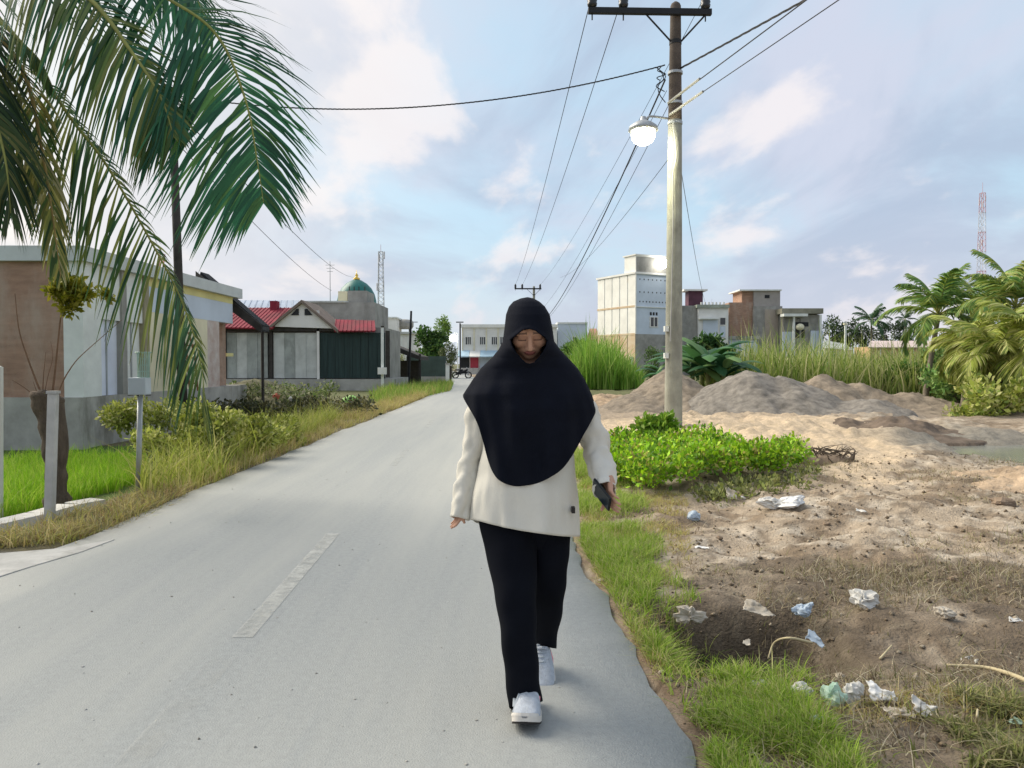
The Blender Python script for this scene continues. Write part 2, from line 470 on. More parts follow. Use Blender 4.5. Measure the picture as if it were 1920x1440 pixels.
# grey pool
pts = []
for k in range(48):
    a = 2 * math.pi * k / 48; r = 1 + 0.22 * math.sin(3 * a + 1) + 0.12 * math.sin(5 * a)
    pts.append((8.9 + 2.3 * r * math.cos(a), 12.6 + 1.45 * r * math.sin(a), -0.085))
mb = MB(); i0 = 0; mb.v = [(8.9, 12.6, -0.085)] + pts
mb.f = [(0, 1 + k, 1 + (k + 1) % 48) for k in range(48)]
o = mb.build('pool_of_water', M['puddle']); o['kind'] = 'structure'
_pool = [p[:2] for p in pts]

# ------------------------------------------------------------------ gravel and soil heaps
def heap(name, label, c, rx, ry, h, tint, seed, peaks, rot=0.0, cat='heap', group='soil heaps on the open lot'):
    n = 90; u = np.linspace(-1.15, 1.15, n); U, Vv = np.meshgrid(u, u)
    rr = np.sqrt(U ** 2 + Vv ** 2) * (1 + 0.28 * (fbm(U * 1.5 + seed, Vv * 1.5, 1.0, 3) - 0.5))
    base = np.clip(1 - rr, 0, 1)
    Z = np.zeros_like(U)
    for (pu, pv, pr, ph) in peaks:
        d = np.sqrt((U - pu) ** 2 + (Vv - pv) ** 2) / pr
        Z = np.maximum(Z, ph * np.clip(1.12 - d - 0.05 * d * d, 0, 1) ** 0.95)
    Z = np.minimum(Z, base * 3.0)
    Z = Z * h
    act = sstep(0.02, 0.25, Z)
    X = U * rx; Y = Vv * ry
    Z = Z + act * ((fbm(X + seed, Y, 1.4, 5, 0.55) - 0.5) * 0.30 + (fbm(X, Y + seed, 6, 3, 0.6) - 0.5) * 0.10)
    cs, sn = math.cos(rot), math.sin(rot)
    wx, wy = c[0] + X * cs - Y * sn, c[1] + X * sn + Y * cs
    Z = Z - 0.06 + np.where(Z < 0.01, -0.12, 0)
    ix = np.arange(n * n).reshape(n, n)
    F = np.stack([ix[:-1, :-1], ix[:-1, 1:], ix[1:, 1:], ix[1:, :-1]], -1).reshape(-1, 4)
    t = np.ones((n * n, 3)) * np.array(tint)
    nz = fbm(X + seed, Y, 2.5, 5, 0.6).reshape(-1); t = t * (0.78 + 0.5 * nz)[:, None]
    Z = np.where(Z > 0.1, Z * 1.1, Z)
    ob = raw(name, np.stack([wx, wy, Z], -1).reshape(-1, 3), F, M['gravel'], tint=t, smooth=True, loc=(c[0], c[1], 0))
    return tag(ob, label, cat, group)
def hx(px, d): return (px - 960) / FPX * d
heap('soil_heap', 'brown soil heap directly behind the concrete utility pole', (hx(1258, 24), 24), 2.5, 4.2, 1.08, (0.92, 0.84, 0.74), 3, [(0.05, 0.1, .72, 1.0), (-.4, -.1, .55, .45), (.42, 0, .5, .6)])
heap('gravel_heap', 'large grey gravel heap in the middle of the bare lot', (hx(1452, 21.5), 21.5), 3.3, 4.7, 1.12, (0.86, 0.86, 0.86), 8, [(-0.15, 0.15, .62, 1.0), (.12, .05, .6, .86), (.5, -.35, .5, .42)])
heap('soil_heap', 'tan soil heap sloping down towards the coconut palms', (hx(1625, 22.8), 22.8), 3.6, 4.2, 0.98, (1.0, 0.9, 0.78), 13, [(-0.32, 0.1, .5, 1.0), (.0, .1, .5, .74), (.35, .0, .55, .5), (.6, .0, .4, .3)])
heap('rubble_heap', 'low dark rubble heap with clods between gravel and pool', (hx(1690, 15.6), 15.6), 1.9, 2.3, 0.30, (0.62, 0.52, 0.45), 23, [(0, 0, .8, 1.0), (-.45, .25, .5, .8), (.5, -.2, .4, .5)])
heap('soil_heap', 'crumbly tan soil bank at the right edge by the pool', (hx(1905, 8.9), 8.9), 1.0, 1.2, 0.26, (1.7, 1.4, 1.1), 31, [(0, 0, .9, 1.0), (-.3, .25, .4, .9)])
heap('soil_heap', 'low pale soil ridge left of the pole beyond the verge', (hx(1150, 27), 27), 2.6, 2.0, 0.28, (1.6, 1.3, 1.0), 37, [(0, 0, .9, 1.0)])

# ------------------------------------------------------------------ grass and leaves
def blades(name, pts, hgt, wid, cols, lean=0.35, seed=1, jitter=0.35, parent=None, zfun=height, seg=3):
    rs = np.random.RandomState(seed); pts = np.asarray(pts, float); n = len(pts)
    hh = (hgt if np.ndim(hgt) else np.full(n, hgt)) * (1 + jitter * rs.randn(n)).clip(0.35, 1.9)
    ww = wid * (0.7 + 0.6 * rs.rand(n))
    a = rs.rand(n) * 2 * np.pi; la = rs.rand(n) * 2 * np.pi; ll = lean * rs.rand(n) * 1.6
    base = np.stack([pts[:, 0], pts[:, 1], zfun(pts[:, 0], pts[:, 1]) - 0.01], -1)
    side = np.stack([np.cos(a), np.sin(a), 0 * a], -1)
    ld = np.stack([np.cos(la), np.sin(la), 0 * a], -1)
    V = np.zeros((n, 2 * (seg + 1), 3)); 
    for k in range(seg + 1):
        t = k / seg; w = ww * (1 - t ** 1.6) * 0.5 + 0.0004
        p = base + ld * (ll * hh * t ** 2)[:, None] + np.array((0, 0, 1.0)) * (hh * np.maximum(0.10 * t, t - np.minimum(0.22 * ll, 0.9) * t ** 2))[:, None]
        V[:, 2 * k] = p - side * w[:, None]; V[:, 2 * k + 1] = p + side * w[:, None]
    F = []
    off = (np.arange(n) * 2 * (seg + 1))[:, None]
    for k in range(seg):
        F.append(off + np.array([2 * k, 2 * k + 1, 2 * k + 3, 2 * k + 2]))
    F = np.concatenate(F)
    cols = np.asarray(cols, float); ci = cols[rs.randint(0, len(cols), n)] * (0.75 + 0.5 * rs.rand(n))[:, None]
    tint = np.repeat(ci, 2 * (seg + 1), 0)
    return raw(name, V.reshape(-1, 3), F, M['blade'], parent=parent, tint=tint)
def sample(poly_px, n, seed, dens=None, z=0.0):
    P = np.array([G(p[0], p[1], z)[:2] for p in poly_px]); rs = np.random.RandomState(seed)
    lo, hi = P.min(0), P.max(0); out = []
    while len(out) < n:
        q = lo + rs.rand(n * 2, 2) * (hi - lo)
        q = q[inpoly(q[:, 0], q[:, 1], P)]
        if dens is not None: q = q[rs.rand(len(q)) < dens(q[:, 0], q[:, 1])]
        out += list(q)
    return np.array(out[:n])
def off_road(q, m=0.02): 
    return q[(q[:, 0] > road_r(q[:, 1]) + m) | (q[:, 0] < road_l(q[:, 1]) - m)]
GRN = [(0.27, 0.42, 0.04), (0.36, 0.50, 0.06), (0.18, 0.31, 0.03), (0.44, 0.52, 0.13), (0.48, 0.46, 0.2)]
DRY = [(0.55, 0.45, 0.18), (0.64, 0.54, 0.27), (0.45, 0.40, 0.12), (0.40, 0.42, 0.09), (0.42, 0.30, 0.14)]
clump = lambda s, lo, hi, k=0: (lambda x, y: sstep(lo, hi, fbm(x + k, y + k, s, 3)))
p1 = sample([(1078, 850), (1120, 870), (1165, 935), (1200, 1000), (1240, 1085), (1215, 1150), (1160, 1110), (1100, 1040), (1075, 960)], 17000, 11, clump(2.5, 0.36, 0.56))
p2 = sample([(1215, 1195), (1300, 1190), (1385, 1255), (1465, 1300), (1535, 1370), (1640, 1490), (1640, 1700), (1430, 1700), (1345, 1450), (1275, 1300)], 30000, 12, clump(2.6, 0.36, 0.56, 4))
p3 = sample([(1080, 840), (1190, 900), (1230, 1000), (1290, 1110), (1350, 1160), (1500, 1260), (1620, 1390), (1760, 1500), (1700, 1700), (1380, 1700), (1180, 1200), (1085, 1010)], 11000, 13, clump(3.2, 0.40, 0.66, 6))
q = off_road(np.concatenate([p1, p2, p3]), 0.05)
fine = np.clip(q[:, 1] / 6, 0.45, 1.2)
o = blades('verge_grass', q, 0.068 * (0.7 + 0.5 * fine) * (0.6 + 0.9 * fbm(q[:, 0], q[:, 1], 2.6, 3)), 0.0052, GRN, 1.0, 5)
tag(o, 'soft green grass along the right edge of the road', 'grass', kind='stuff')
q = off_road(sample([(1090, 840), (1290, 940), (1300, 1180), (1500, 1300), (1900, 1330), (2100, 1700), (1330, 1700), (1100, 1080)], 15000, 14, clump(3.5, 0.40, 0.64, 9)), 0.03)
o = blades('dry_grass', q, 0.055, 0.004, DRY, 1.3, 6)
tag(o, 'dry straw and weeds scattered over the dirt lot', 'dry grass', kind='stuff')
q = sample([(1540, 1380), (1700, 1325), (1960, 1290), (2100, 1420), (1900, 1560), (1560, 1520)], 4200, 15, clump(4.5, 0.47, 0.62, 3))
o = blades('weeds', q, 0.055, 0.009, [(0.24, 0.28, 0.08), (0.33, 0.34, 0.12), (0.16, 0.17, 0.06), (0.38, 0.33, 0.18)], 1.5, 7)
tag(o, 'olive weeds around the litter in the lower right', 'weeds', kind='stuff')

q = sample([(1200, 1120), (1300, 1075), (1640, 1060), (2100, 1075), (2300, 1460), (1900, 1600), (1500, 1560), (1300, 1290)], 9000, 16, clump(2.4, 0.36, 0.6, 13))
q = off_road(q, .2)
o = blades('straw_litter', q, 0.050, 0.0042, [(0.46, 0.38, 0.24), (0.30, 0.24, 0.14), (0.17, 0.13, 0.08), (0.56, 0.50, 0.36), (0.22, 0.22, 0.09)], 1.5, 17, jitter=0.6, seg=3)
tag(o, 'broken straw and roots lying flat on the dark soil', 'straw', kind='stuff')
q = sample([(1120, 905), (1960, 840), (2200, 1000), (2200, 1090), (1300, 1090), (1180, 1040)], 5200, 18, clump(1.6, 0.45, 0.66, 23))
o = blades('straw_litter', q, 0.06, 0.005, [(0.46, 0.38, 0.26), (0.26, 0.2, 0.13), (0.34, 0.32, 0.15)], 1.8, 19, jitter=0.6)
tag(o, 'brown straw scattered on the pale middle of the lot', 'straw', kind='stuff')

# left verge
q = off_road(sample([(60, 985), (200, 965), (330, 900), (520, 815), (640, 775), (860, 728), (835, 733), (620, 815), (500, 866), (380, 916), (250, 978), (120, 1022)], 19000, 21, clump(1.8, 0.26, 0.45)), 0.02)
hh = np.interp(q[:, 1], [5, 8, 12, 20, 40], [0.09, 0.13, 0.17, 0.22, 0.32])
o = blades('dry_verge_grass', q, hh * (0.5 + fbm(q[:, 0], q[:, 1], 1.6, 3)), 0.008, DRY, 1.0, 8)
tag(o, 'straw coloured dry grass along the left edge of the road', 'dry grass', kind='stuff')
q = sample([(-60, 1010), (0, 1000), (110, 972), (210, 945), (330, 905), (380, 912), (250, 975), (130, 1018), (0, 1030), (-60, 1038)], 5200, 25, clump(2.2, 0.28, 0.55, 2))
o = blades('dry_verge_grass', q, 0.10, 0.008, DRY + [(0.3, 0.24, 0.12), (0.24, 0.25, 0.13)], 1.3, 26, jitter=.5)
tag(o, 'flattened brown grass between the concrete ledge and the road', 'dry grass', kind='stuff')
q = sample([(250, 905), (330, 850), (480, 800), (610, 770), (640, 790), (520, 850), (400, 905), (270, 940)], 7000, 22, clump(1.4, 0.3, 0.5, 5))
o = blades('tall_weeds', q, 0.5 * (0.3 + fbm(q[:, 0], q[:, 1], 1.2, 3)), 0.014, [(0.34, 0.40, 0.06), (0.44, 0.46, 0.10), (0.26, 0.32, 0.05), (0.52, 0.48, 0.17)], 0.8, 9)
tag(o, 'yellow green weeds growing between the road and the shophouse', 'weeds', kind='stuff')
q = sample([(-120, 905), (60, 868), (275, 868), (275, 905), (180, 930), (60, 962), (-120, 1010)], 15000, 23, None, -0.34)
o = blades('rice_grass', q, 0.24, 0.011, [(0.26, 0.48, 0.02), (0.34, 0.56, 0.04), (0.20, 0.40, 0.02), (0.44, 0.56, 0.09)], 0.5, 10)
tag(o, 'bright green young rice in the plot by the shophouse', 'rice', kind='stuff')
q = sample([(690, 748), (720, 735), (850, 720), (845, 733), (730, 760)], 4500, 24)
o = blades('far_verge_grass', q, 0.38, 0.03, [(0.18, 0.32, 0.04), (0.25, 0.38, 0.06), (0.36, 0.36, 0.1)], 0.4, 11)
tag(o, 'green grass before the black shed wall at the road', 'grass', kind='stuff')

# tall grass behind the heaps
q = np.array([(hx(px, d), d) for px, d in zip(np.random.RandomState(5).uniform(1325, 1850, 9000), np.random.RandomState(6).uniform(28.5, 37, 9000))])
hh = 1.75 * (0.65 + 0.55 * fbm(q[:, 0], q[:, 1], 0.5, 3)) * np.interp(q[:, 0] / q[:, 1] * FPX + 960, [1320, 1400, 1600, 1700, 1850], [0.55, 1.05, 1.05, 0.9, 0.8])
o = blades('elephant_grass', q, hh, 0.06, [(0.34, 0.42, 0.09), (0.46, 0.50, 0.18), (0.24, 0.34, 0.07), (0.56, 0.54, 0.28), (0.17, 0.26, 0.05)], 0.45, 12)
tag(o, 'tall reedy grass stretching behind the soil heaps', 'tall grass', kind='stuff')
q = np.array([(hx(px, d), d) for px, d in zip(np.random.RandomState(7).uniform(1072, 1205, 3600), np.random.RandomState(8).uniform(40, 50, 3600))])
hh = np.interp(q[:, 0] / q[:, 1] * FPX + 960, [1070, 1100, 1150, 1205], [1.5, 2.4, 1.9, 0.7])
o = blades('elephant_grass', q, hh, 0.08, [(0.24, 0.42, 0.05), (0.34, 0.48, 0.1), (0.16, 0.32, 0.04)], 0.35, 13)
tag(o, 'bright green tall grass left of the white building', 'tall grass', kind='stuff')

def leaves(name, centres, radii, n, size, cols, m='leaf', seed=1, parent=None, shell=0.55, up=0.3, label=None, aspect=2.0, loc=None):
    rs = np.random.RandomState(seed); k = len(centres)
    C = np.asarray(centres, float); Rr = np.asarray(radii, float)
    if Rr.ndim == 1: Rr = np.repeat(Rr[:, None], 3, 1)
    w = Rr.prod(1) ** (2 / 3.0); ci = rs.choice(k, n, p=w / w.sum())
    d = rs.randn(n, 3); d /= np.linalg.norm(d, axis=1)[:, None]
    r = shell + (1 - shell) * rs.rand(n) ** 0.6; r = np.where(rs.rand(n) < 0.25, rs.rand(n), r)
    P = C[ci] + d * r[:, None] * Rr[ci] * (0.85 + 0.3 * rs.rand(n))[:, None]
    a = rs.randn(n, 3) + d * 0.6; a[:, 2] += up; a /= np.linalg.norm(a, axis=1)[:, None]
    b = np.cross(a, rs.randn(n, 3)); b /= np.linalg.norm(b, axis=1)[:, None]
    s = size * (0.4 + 1.25 * rs.rand(n) ** 1.4)
    c = np.cross(a, b)
    mid = P + a * (s * 0.55)[:, None]
    V = np.stack([P, mid + b * (s / aspect / 2)[:, None] + c * (s * .06)[:, None], P + a * s[:, None], mid - b * (s / aspect / 2)[:, None] + c * (s * .06)[:, None]], 1)
    F = (np.arange(n) * 4)[:, None] + np.arange(4)
    cols = np.asarray(cols, float)
    cc = cols[rs.randint(0, len(cols), n)] * (0.7 + 0.6 * rs.rand(n))[:, None] * (0.8 + 0.4 * rs.rand(k))[ci][:, None]
    return raw(name, V.reshape(-1, 3), F, M[m], parent=parent, tint=np.repeat(cc, 4, 0), loc=loc)

# low lush ground cover in front of the pole
def cover(poly, n, seed, h):
    q = sample(poly, n, seed); q = off_road(q, 0.1)
    z = height(q[:, 0], q[:, 1]) + h * (0.15 + 1.4 * fbm(q[:, 0], q[:, 1], 1.7, 3))
    return np.stack([q[:, 0], q[:, 1], z], -1)
LUSH = [(0.36, 0.62, 0.015), (0.24, 0.46, 0.015), (0.50, 0.70, 0.05), (0.11, 0.23, 0.02), (0.18, 0.36, 0.02), (0.24, 0.46, 0.02), (0.36, 0.33, 0.08)]
cc = cover([(1115, 890), (1150, 862), (1250, 855), (1370, 862), (1490, 865), (1510, 885), (1440, 905), (1340, 918), (1250, 932), (1185, 935)], 420, 31, 0.26)
o = leaves('ground_cover', cc, [0.16] * len(cc), 33000, 0.050, LUSH, seed=3, shell=0.2, up=0.8, aspect=1.7)
tag(o, 'lush bright green creeping plants in front of the concrete pole', 'ground cover', kind='stuff')
cc = cover([(1290, 930), (1400, 905), (1500, 900), (1560, 895), (1480, 935), (1360, 950)], 60, 32, 0.03)
o = leaves('weeds', cc, [0.11] * len(cc), 2200, 0.05, [(0.24, 0.28, 0.07), (0.32, 0.33, 0.12), (0.15, 0.17, 0.06)], seed=4, shell=0.2, up=0.8)
tag(o, 'dull olive weeds fringing the lush green patch', 'weeds', kind='stuff')

def shrub(name, label, base, c, n, size, cols, seed, group=None, stems=5, cat='shrub'):
    t = thing(name, label, cat, base, group); rr = random.Random(seed)
    mb = MB()
    for k in range(stems):
        e = Vector(rr.choice(c)[0]); b = Vector(base) + Vector((rr.uniform(-.06, .06), rr.uniform(-.06, .06), -0.03))
        mb.tube([b, b.lerp(e, .5) + Vector((rr.uniform(-.05, .05), rr.uniform(-.05, .05), .05)), e], [0.018, 0.012, 0.005], 5)
    mb.build('stem', M['bark'], t)
    leaves('foliage', [p for p, r in c], [r for p, r in c], n, size, cols, seed=seed, parent=t, shell=0.3, up=0.5)
    return t
def blob(px, py, d, r): return (W(px, py, d), r)
b = G(1228, 858); dd = b.y
shrub('leafy_shrub', 'bushy green shrub at the foot of the concrete pole', b,
      [blob(1200, 830, dd, (.22, .22, .2)), blob(1235, 815, dd, (.26, .25, .22)), blob(1255, 835, dd, (.2, .22, .2)), blob(1215, 800, dd, (.17, .17, .15)), blob(1250, 795, dd, (.14, .14, .13)), blob(1225, 850, dd - .2, (.3, .25, .15))],
      4200, 0.085, [(0.13, 0.27, 0.02), (0.20, 0.36, 0.03), (0.28, 0.42, 0.05)], 41)
OLV = [(0.29, 0.34, 0.05), (0.40, 0.43, 0.09), (0.18, 0.22, 0.04), (0.52, 0.52, 0.19)]
for i, (px, py, d, s, lab) in enumerate([(300, 790, 12.5, 0.62, 'olive leafy shrub right of the metal post with basket'), (365, 815, 10.6, 0.55, 'olive shrub under the drooping tip of the palm frond'),
                                       (440, 820, 11.8, 0.55, 'yellow green shrub at the road edge beside the dry grass'), (505, 810, 13.5, 0.5, 'rightmost pale green shrub on the left verge')]):
    base = Vector((hx(px, d), d, float(height(hx(px, d), d))))
    rr = random.Random(50 + i)
    c = [(W(px, py, d) + Vector((rr.uniform(-s, s), rr.uniform(-.5, .5), rr.uniform(-.55, .35) * s)), (s * .42, s * .42, s * .34)) for k in range(9)]
    shrub('verge_shrub', lab, base, c, 5200, 0.068, OLV, 60 + i, 'shrubs on the left verge')

# ------------------------------------------------------------------ trees (far)
def tree(name, label, px, d, ytop, ybot, wpx, cols, seed, trunk_y=None, n=2600, group=None, size=None, lobes=13):
    z1 = W(px, ytop, d).z; z0 = W(px, ybot, d).z; x = hx(px, d); w = wpx / FPX * d / 2
    t = thing(name, label, 'tree', (x, d, 0), group); rr = random.Random(seed)
    cz, hz_ = (z0 + z1) / 2, (z1 - z0) / 2
    cs = []
    for k in range(lobes):
        a, b_ = rr.uniform(0, 6.28), rr.uniform(-1, 1); q = math.sqrt(1 - b_ * b_) * rr.uniform(.45, .8)
        cs.append((Vector((x + w * q * math.cos(a), d + w * q * math.sin(a), cz + hz_ * .72 * b_)), (w * .42, w * .42, hz_ * .36)))
    mb = MB(); tr = max(0.07, w * .07)
    mb.tube([(x, d, -0.1), (x + .05 * w, d, z0 + .2 * hz_), (x, d, cz)], [tr * 1.3, tr, tr * .6], 7)
    for p, r in cs[:7]: mb.tube([(x, d, z0 + .3 * hz_), Vector((x, d, cz)).lerp(p, .5), p], [tr * .5, tr * .35, tr * .12], 5)
    mb.build('trunk', M['bark'], t)
    leaves('crown', [p for p, r in cs], [r for p, r in cs], n, size or w * .17, cols, seed=seed, parent=t, shell=.35, up=.2)
    return t
DK = [(0.05, 0.12, 0.025), (0.08, 0.17, 0.03), (0.035, 0.085, 0.02), (0.11, 0.20, 0.04)]
tree('roadside_tree', 'dark green round tree beside the far end of the road', 806, 74, 612, 700, 76, DK, 1, n=5200)
tree('roadside_tree', 'taller light green tree behind the dark round tree', 828, 84, 592, 668, 40, [(0.2, 0.33, 0.05), (0.27, 0.40, 0.07), (0.13, 0.24, 0.04)], 2, n=3000)
tree('roadside_tree', 'dusky overhanging tree by the white gate post', 842, 66, 640, 712, 36, [(0.10, 0.13, 0.05), (0.14, 0.17, 0.07), (0.07, 0.10, 0.04)], 3, n=2600)
tree('garden_tree', 'small yellowish tree under the dark shed roof', 749, 58, 660, 694, 22, [(0.3, 0.3, 0.06), (0.2, 0.24, 0.05)], 4, n=900)
tree('hedge_tree', 'dark bush hiding the base of the pale blue building', 1085, 60, 640, 690, 84, [(0.07, 0.16, 0.03), (0.12, 0.24, 0.04)], 5, n=3200)
tree('hedge_tree', 'dark rounded bush behind the banana plants right of the pole', 1335, 32, 626, 716, 98, [(0.045, 0.11, 0.035), (0.07, 0.16, 0.045), (0.11, 0.22, 0.06)], 8, n=4200, size=.2)
tree('hedge_tree', 'dark bush against the foot of the tall white building', 1226, 44, 648, 716, 46, [(0.08, 0.15, 0.04), (0.14, 0.22, 0.06)], 6, n=1800)
for i, (px, yt, wp, lab) in enumerate([(1560, 592, 54, 'distant dark tree right beside the low porch house'), (1592, 598, 50, 'distant dark tree behind the slim white post'), (1622, 606, 44, 'distant dark tree left of the small far palm'),
                                       (1662, 600, 40, 'distant dark tree right of the small far palm'), (1690, 604, 46, 'distant dark tree just left of the coconut palms')]):
    tree('distant_tree', lab, px, 150, yt, 655, wp, [(0.05, 0.09, 0.035), (0.08, 0.12, 0.05), (0.035, 0.065, 0.03)], 70 + i, n=1500, group='dark trees on the horizon')
# ================================================================== PALMS
M['rachis'] = mat('palm_rachis', (0.26, 0.27, 0.07), 0.6, 0.3, 6)
M['rachis_dry'] = mat('dry_palm_rachis', (0.30, 0.22, 0.08), 0.8, 0.3, 6)
M['palm_trunk'] = mat('palm_trunk_bark', (0.20, 0.17, 0.13), 0.95, 0.4, 5, bump=0.9, bscale=20)
def frond(parent, path, n=95, L=0.85, wid=0.034, g=1.1, cols=((0.04, 0.14, 0.045),), seed=1, rad=0.022, rm='rachis', start=0.16, sides=(1, -1), roll=0.0, dens=None, seg=4, side_len=(1, 1), fan=28):
    P = catmull(path, 48); rs = random.Random(seed)
    r = MB(); r.tube(P, [rad * (1 - 0.88 * k / 48) for k in range(49)], 6)
    ob = r.build('frond', M[rm], parent, smooth=True)
    V, F, T = [], [], []
    for si, s in enumerate(sides):
        for k in range(n):
            t = start + (1 - start) * (k + rs.random() * 0.7) / n
            if t > 0.999: t = 0.999
            if dens and rs.random() > dens(t): continue
            i = min(int(t * 48), 47); p = P[i].lerp(P[i + 1], t * 48 - i); Tn = (P[i + 1] - P[i]).normalized()
            S = Tn.cross(Vector((0, 0, 1)))
            S = S.normalized() if S.length > 1e-3 else Vector((1, 0, 0))
            if roll: S = (Matrix.Rotation(roll, 3, Tn) @ S)
            a = math.radians(fan + 34 * t + rs.uniform(-7, 7))
            d0 = S * s * math.cos(a) + Tn * math.sin(a)
            ln = L * side_len[si] * (0.42 + 1.15 * math.sin(math.pi * min(1, 0.18 + 0.78 * t)) * 0.62) * rs.uniform(0.82, 1.1)
            if t > 0.9: ln *= 1 - (t - 0.9) * 4
            gg = g * rs.uniform(0.6, 1.4); base = len(V); q = p.copy()
            col = Vector(rs.choice(cols)) * rs.uniform(0.7, 1.3)
            for m_ in range(seg + 1):
                u = m_ / seg
                d = (d0 + Vector((0, 0, -1)) * gg * (0.25 + u * 1.1)).normalized()
                wv = (Tn - d * Tn.dot(d)); wv = wv.normalized() if wv.length > 1e-4 else S
                w = wid * 0.5 * min(1, 0.45 + 2.2 * u) * (1 - u ** 2.2) + 0.0006
                V += [q - wv * w, q + wv * w]; T += [col, col]
                if m_: F.append((base + 2 * m_ - 2, base + 2 * m_ - 1, base + 2 * m_ + 1, base + 2 * m_))
                q = q + d * ln / seg
    o = worg(parent)
    raw('leaflets', [tuple(v) for v in V], F, M['leaf'], parent=ob, tint=np.array([tuple(c) for c in T]))
    return ob
DG = [(0.025, 0.12, 0.055), (0.02, 0.09, 0.045), (0.035, 0.14, 0.055), (0.07, 0.17, 0.045)]
OG = [(0.07, 0.13, 0.03), (0.11, 0.17, 0.04), (0.045, 0.10, 0.028), (0.17, 0.20, 0.05)]
YG = [(0.30, 0.28, 0.07), (0.40, 0.36, 0.12), (0.20, 0.21, 0.05), (0.46, 0.42, 0.2)]
crown = W(-75, -35, 7.0)
tx, ty = crown.x, crown.y
pt = thing('coconut_palm', 'big coconut palm drooping dark fronds into the upper left corner', 'palm tree', (tx, ty, float(height(tx, ty))))
mb = MB(); tp = []; tr_ = []
for k in range(40):
    t = k / 39; tp.append((tx - 0.3 * (1 - t) - 0.15 * math.sin(t * 3.1), ty + 0.1 * math.sin(3 * t), -0.5 + t * (crown.z + 0.35)))
    tr_.append(0.19 - 0.07 * t + (0.01 if k % 2 else 0) + 0.10 * max(0, 1 - t * 9))
tp[-1] = tuple(crown)
mb.tube(tp, tr_, 14); mb.build('trunk', M['palm_trunk'], pt, smooth=True)
def fp(*q): return [crown] + [W(*a) for a in q]
frond(pt, fp((110, -110, 6.7), (310, -5, 6.6), (407, 67, 6.6), (460, 187, 6.6), (482, 300, 6.6), (494, 380, 6.6)), 118, 1.2, 0.031, 0.85, DG, 1, 0.022, roll=1.0, side_len=(1.1, 0.66), fan=8, dens=lambda t: .88)
frond(pt, fp((60, -70, 6.6), (170, 0, 6.4), (245, 95, 6.3), (300, 180, 6.25), (326, 255, 6.2)), 92, 0.95, 0.030, 1.2, OG + DG[:2], 2, 0.030, roll=1.0, side_len=(1.0, 0.5), fan=14)
frond(pt, fp((35, 75, 7.0), (130, 218, 7.2), (200, 310, 7.4), (290, 465, 7.6), (345, 575, 7.8), (378, 690, 7.9), (384, 790, 8.0)), 105, 1.12, 0.027, 1.3, OG + [(0.2, 0.23, 0.06)] + [(0.03, 0.09, 0.04), (0.045, 0.11, 0.045)], 3, 0.020, start=0.22, roll=1.15, side_len=(1.0, 0.22), fan=16)
frond(pt, fp((-5, 60, 6.9), (50, 150, 6.8), (80, 290, 6.8), (98, 400, 6.8), (114, 520, 6.8)), 62, 0.5, 0.024, 2.2, YG + OG, 4, 0.030, 'rachis_dry', start=0.3, roll=.8)
frond(pt, fp((-20, 20, 6.6), (30, 70, 6.5), (75, 115, 6.5), (98, 165, 6.5)), 30, 0.3, 0.025, 2.2, OG, 5, 0.024, start=0.45)
frond(pt, fp((-50, 60, 6.6), (-20, 180, 6.5), (10, 300, 6.4), (20, 400, 6.4)), 80, 0.75, 0.028, 1.6, [(0.035, 0.07, 0.025), (0.06, 0.10, 0.03), (0.02, 0.045, 0.02), (0.13, 0.14, 0.04)], 7, 0.026, roll=.8)
frond(pt, fp((-70, 30, 6.9), (-40, 160, 7.2), (40, 260, 7.4), (85, 350, 7.5)), 75, 0.75, 0.026, 1.5, [(0.035, 0.075, 0.03), (0.07, 0.11, 0.03)], 8, 0.024, roll=.9)
frond(pt, fp((20, -120, 7.4), (200, -150, 7.8), (330, -60, 8.1), (400, 60, 8.3)), 90, 1.15, 0.034, 0.8, DG, 9, 0.024, roll=1.0, side_len=(1.1, .6), fan=10)
for k, a in enumerate((200, 235, 160, 120, 270)):
    dv = Vector((math.cos(math.radians(a)), math.sin(math.radians(a)), 0))
    frond(pt, [crown, crown + dv * 1.0 + Vector((0, 0, .75)), crown + dv * 2.3 + Vector((0, 0, .7)), crown + dv * 3.4 + Vector((0, 0, -.4)), crown + dv * 3.8 + Vector((0, 0, -1.5))], 70, 0.8, 0.038, 1.2, DG, 20 + k, 0.024)

# right hand coconut palms: a shared set of fronds, each palm its own arrangement
def small_palm(label, px, d, ycrown, base_px, size, seed, nf=15, cols=OG, name='coconut_palm', group='young coconut palms on the right', yr=0.0, hang=0.25):
    rr = random.Random(seed); c = W(px, ycrown, d); bx = hx(base_px, d)
    t = thing(name, label, 'palm tree', (bx, d, 0), group)
    mb = MB(); P = catmull([(bx, d, -0.15), (bx + (c.x - bx) * .35, d, c.z * .4), (c.x, d, c.z)], 14)
    mb.tube(P, [0.13 * size * (1 - .35 * k / 14) * (1.05 if k % 2 else 0.97) for k in range(15)], 9)
    mb.build('trunk', M['palm_trunk'], t, smooth=True)
    for k in range(nf):
        a = 2.399 * k + rr.uniform(-.2, .2); e = 1.42 - 1.65 * k / nf + rr.uniform(-.1, .1)
        Ln = size * rr.uniform(2.1, 2.7); dv = Vector((math.cos(a), math.sin(a), 0))
        P = [c]
        q = c.copy(); el = e
        for s in range(5):
            q = q + (dv * math.cos(el) + Vector((0, 0, math.sin(el)))) * Ln / 5; P.append(q.copy()); el -= (0.10 + hang * (1.1 - e * .6)) * (0.7 + 0.25 * s)
        frond(t, P, 54, 0.74 * size, 0.065 * size, 0.8, cols, seed * 31 + k, 0.03 * size, seg=3)
    return t
LG = [(0.32, 0.38, 0.06), (0.42, 0.46, 0.11), (0.20, 0.28, 0.05), (0.52, 0.52, 0.2)]
